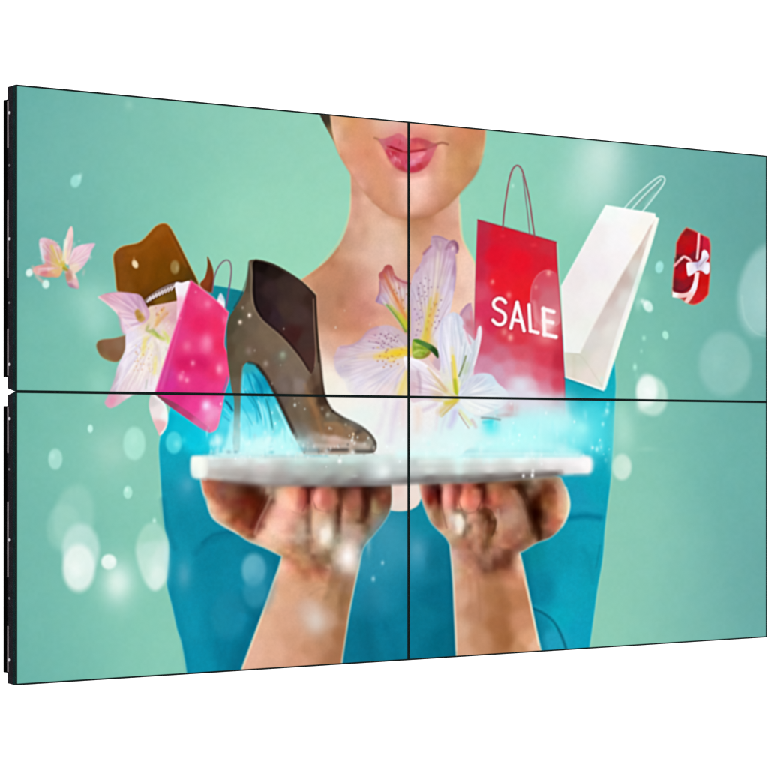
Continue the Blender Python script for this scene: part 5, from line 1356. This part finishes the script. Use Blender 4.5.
def make_screen(parent, s0, s1, z0, z1, bz):
    """the lit picture area as a dense mesh whose points carry the picture's colours"""
    bl, br, bb, bt = bz
    w, h = s1 - s0 - bl - br, z1 - z0 - bb - bt
    nx, ny = int(w / .00122), int(h / .00122)
    xs = np.linspace(bl, bl + w, nx)
    zs = np.linspace(bb, bb + h, ny)
    XX, ZZ = np.meshgrid(xs, zs)
    co = np.stack([XX, np.full_like(XX, .0006), ZZ], -1).reshape(-1, 3).astype(np.float32)
    # where that point of the wall lies in the traced picture
    wx = P0.x + (s0 + XX) * DX
    wy = P0.y + (s0 + XX) * DY
    px = 384 + F * wx / wy
    py = HZ - F * (z0 + ZZ - HC) / wy
    c = sample(px, py)
    lin = np.where(c <= .04045, c / 12.92, ((c + .055) / 1.055)**2.4)
    me = bpy.data.meshes.new('screen')
    nf = (nx - 1) * (ny - 1)
    me.vertices.add(nx * ny)
    me.vertices.foreach_set('co', co.ravel())
    i = np.arange(nx * ny).reshape(ny, nx)
    q = np.stack([i[:-1, :-1], i[:-1, 1:], i[1:, 1:], i[1:, :-1]], -1).reshape(-1).astype(np.int32)
    me.loops.add(nf * 4)
    me.loops.foreach_set('vertex_index', q)
    me.polygons.add(nf)
    me.polygons.foreach_set('loop_start', np.arange(0, nf * 4, 4, dtype=np.int32))
    me.polygons.foreach_set('loop_total', np.full(nf, 4, dtype=np.int32))
    me.update(calc_edges=True)
    ca = me.color_attributes.new('picture', 'FLOAT_COLOR', 'POINT')
    rgba = np.ones((nx * ny, 4), np.float32)
    rgba[:, :3] = lin.reshape(-1, 3)
    ca.data.foreach_set('color', rgba.ravel())
    me.materials.append(M_SCREEN)
    o = bpy.data.objects.new('screen', me)
    COL.objects.link(o)
    o.parent = parent
    return o


def make_panel(label, s0, s1, z0, z1, bz, ins, cover, rails, screws, dulls):
    """ins = how far the rear of the body steps in (left, right, bottom, top)"""
    root = bpy.data.objects.new('display_panel', None)
    root.empty_display_size = .1
    COL.objects.link(root)
    root.location = (P0.x + s0 * DX, P0.y + s0 * DY, z0)
    root.rotation_euler = (0, 0, yaw)
    root['label'] = label
    root['category'] = 'display'
    root['group'] = 'display panels of the video wall'
    w, h = s1 - s0, z1 - z0
    L, R_, B, T = ins
    bl, br, bb, bt = bz
    d0, d1, d2 = .0125, .0335, .0500

    def at(d):          # outline of the body at depth d
        k = max(0, d - .005) / (d1 - .005)      # the body tapers behind its first five millimetres
        return (L * k, w - R_ * k, d, B * k, h - T * k)
    # front bezel: a thin frame standing just proud of the picture
    MB().ring([(0, w, 0, 0, h), (bl, w - br, 0, bb, h - bt), (bl, w - br, .005, bb, h - bt), (0, w, .005, 0, h)]).build('bezel', M_BEZEL, root)
    make_screen(root, s0, s1, z0, z1, bz)
    MB().loft(at(.005), at(d0)).build('glass_edge', M_RIM, root)
    MB().loft(at(d0), at(d1)).build('chassis', M_BODY, root)
    c0, c1 = cover
    MB().box(.0006, w - .02, d1, d2, c0, c1).build('rear_cover', M_REAR, root)
    # grey rails let into the side where the chassis meets the cover
    for (r0, r1) in rails:
        MB().box(-.0007, .003, d1 - .0060, d1 - .0004, r0, r1).build('side_rail', M_RAIL, root, bevel=.0004)
    for z in screws:
        MB().disc((-.0001, d1 - .0078, z), .0031, .0016).build('screw', M_SCREW, root)
    for z in dulls:
        MB().disc((-.0001, d1 - .0078, z), .0026, .0012).build('screw', M_DULL, root)
    # lugs at the corners of the cover
    for (zz) in (c0 - .010, c1 + .002):
        MB().box(.0012, .012, d1 - .012, d1 + .0015, zz, zz + .008).build('mounting_lug', M_BODY, root, bevel=.0006)
    # back of the cover: louvres, mounting plate, ports
    g, g2 = MB(), MB()
    for i in range(16):
        x = w * .12 + i * .010
        g.box(x, x + .0045, d2, d2 + .0012, c1 - .09, c1 - .03)
        g2.box(w - x - .0045, w - x, d2, d2 + .0012, c1 - .09, c1 - .03)
    g.build('vent_louvres', M_BODY, root)
    g2.build('vent_louvres', M_BODY, root)
    MB().box(w * .5 - .2, w * .5 + .2, d2, d2 + .004, h * .5 - .1, h * .5 + .1).build('mounting_plate', M_BODY, root, bevel=.001)
    p = MB()
    for i in range(5):
        p.box(w * .5 - .12 + i * .05, w * .5 - .09 + i * .05, d2, d2 + .003, c0 + .03, c0 + .042)
    p.build('ports', M_PORT, root)
    return root


paint()
soften(.95)
crisp(3.0, .45)

PY = D1 / F          # metres per picture unit at the wall's left edge


def zz(y, base):     # height above a panel's base of a mark on the left side
    return HC + (HZ - y) * PY - base


zt, zb = Z1 + GAP, Z0
make_panel('upper left display panel showing a brown hat, pink bag and ankle boot',
           S0, S1 - GAP, Z1 + GAP, Z2, (OUT_L, IN_X, IN_Z, OUT_Z), (0, .005, .0066, .0018),
           (zz(376.6, zt), zz(97.4, zt)),
           [(zz(147, zt), zz(99, zt)), (zz(277, zt), zz(199, zt)), (zz(375, zt), zz(328, zt))],
           [zz(y, zt) for y in (111.5, 238, 364)], [zz(y, zt) for y in (164.5, 302)])
make_panel('upper right display panel showing a red SALE bag, white bag and red gift',
           S1 + GAP, S2, Z1 + GAP, Z2, (IN_X, OUT_R, IN_Z, OUT_Z), (.005, 0, .0066, .0018),
           (zz(376.6, zt), zz(97.4, zt)),
           [(zz(147, zt), zz(99, zt)), (zz(277, zt), zz(199, zt)), (zz(375, zt), zz(328, zt))],
           [zz(y, zt) for y in (111.5, 238, 364)], [zz(y, zt) for y in (164.5, 302)])
make_panel('lower left display panel showing the boot toe and the hand under it',
           S0, S1 - GAP, Z0, Z1 - GAP, (OUT_L, IN_X, OUT_Z, IN_Z), (0, .005, .0018, .0066),
           (zz(674.2, zb), zz(405.6, zb)),
           [(zz(453, zb), zz(407, zb)), (zz(578, zb), zz(502, zb)), (zz(673, zb), zz(627, zb))],
           [zz(y, zb) for y in (418.5, 540.5, 661)], [zz(y, zb) for y in (469.5, 599)])
make_panel('lower right display panel showing a hand under the glowing right tablet end',
           S1 + GAP, S2, Z0, Z1 - GAP, (IN_X, OUT_R, OUT_Z, IN_Z), (.005, 0, .0018, .0066),
           (zz(674.2, zb), zz(405.6, zb)),
           [(zz(453, zb), zz(407, zb)), (zz(578, zb), zz(502, zb)), (zz(673, zb), zz(627, zb))],
           [zz(y, zb) for y in (418.5, 540.5, 661)], [zz(y, zb) for y in (469.5, 599)])

# ------------------------------------------------------------------ backdrop
bd = bpy.data.meshes.new('backdrop')
bv, bf = [], []
prof = [(-6, -3.2), (9, -3.2)] + [(9 + 2.5 * math.sin(a), -.7 - 2.5 * math.cos(a)) for a in [math.radians(9 * k) for k in range(1, 11)]] + [(11.5, 9)]
for (y, z) in prof:
    bv += [(-16, y, z), (16, y, z)]
for i in range(len(prof) - 1):
    bf.append((2 * i, 2 * i + 1, 2 * i + 3, 2 * i + 2))
bd.from_pydata(bv, [], bf)
for p_ in bd.polygons:
    p_.use_smooth = True
bd.materials.append(M_PAPER)
bo = bpy.data.objects.new('backdrop', bd)
COL.objects.link(bo)
bo['kind'] = 'structure'

# ------------------------------------------------------------------ light
wd = bpy.data.worlds.new('World')
scene.world = wd
wd.use_nodes = True
wd.node_tree.nodes['Background'].inputs['Color'].default_value = (1, 1, 1, 1)
wd.node_tree.nodes['Background'].inputs['Strength'].default_value = 1.25


def softbox(name, loc, target, size, power):
    l = bpy.data.lights.new(name, 'AREA')
    l.shape = 'RECTANGLE'
    l.size, l.size_y = size
    l.energy = power
    o = bpy.data.objects.new(name, l)
    COL.objects.link(o)
    o.location = loc
    o.rotation_euler = (Vector(target) - Vector(loc)).to_track_quat('-Z', 'Y').to_euler()


softbox('added side light', (-4.5, 3.0, 4.2), (0, 6, 1.5), (2.5, 2.5), 40)  # unseen area lamp, added at the left to catch the screws
softbox('backdrop light', (0, 6.5, 7.5), (0, 11.5, 1.5), (8, 2), 500)

# ------------------------------------------------------------------ camera
cd = bpy.data.cameras.new('camera')
cam = bpy.data.objects.new('camera', cd)
COL.objects.link(cam)
cam.location = (0, 0, HC)
cam.rotation_euler = (math.radians(90), 0, 0)
cd.sensor_width = 36
cd.lens = F / 768 * 36
cd.shift_y = (HZ - 384) / 768
cd.clip_start = .05
cd.clip_end = 200
scene.camera = cam

scene.render.engine = 'CYCLES'
scene.render.resolution_x = scene.render.resolution_y = 1024
scene.view_settings.view_transform = 'Standard'
scene.view_settings.look = 'None'
scene.view_settings.exposure = 0
scene.view_settings.gamma = 1
scene.cycles.use_denoising = False
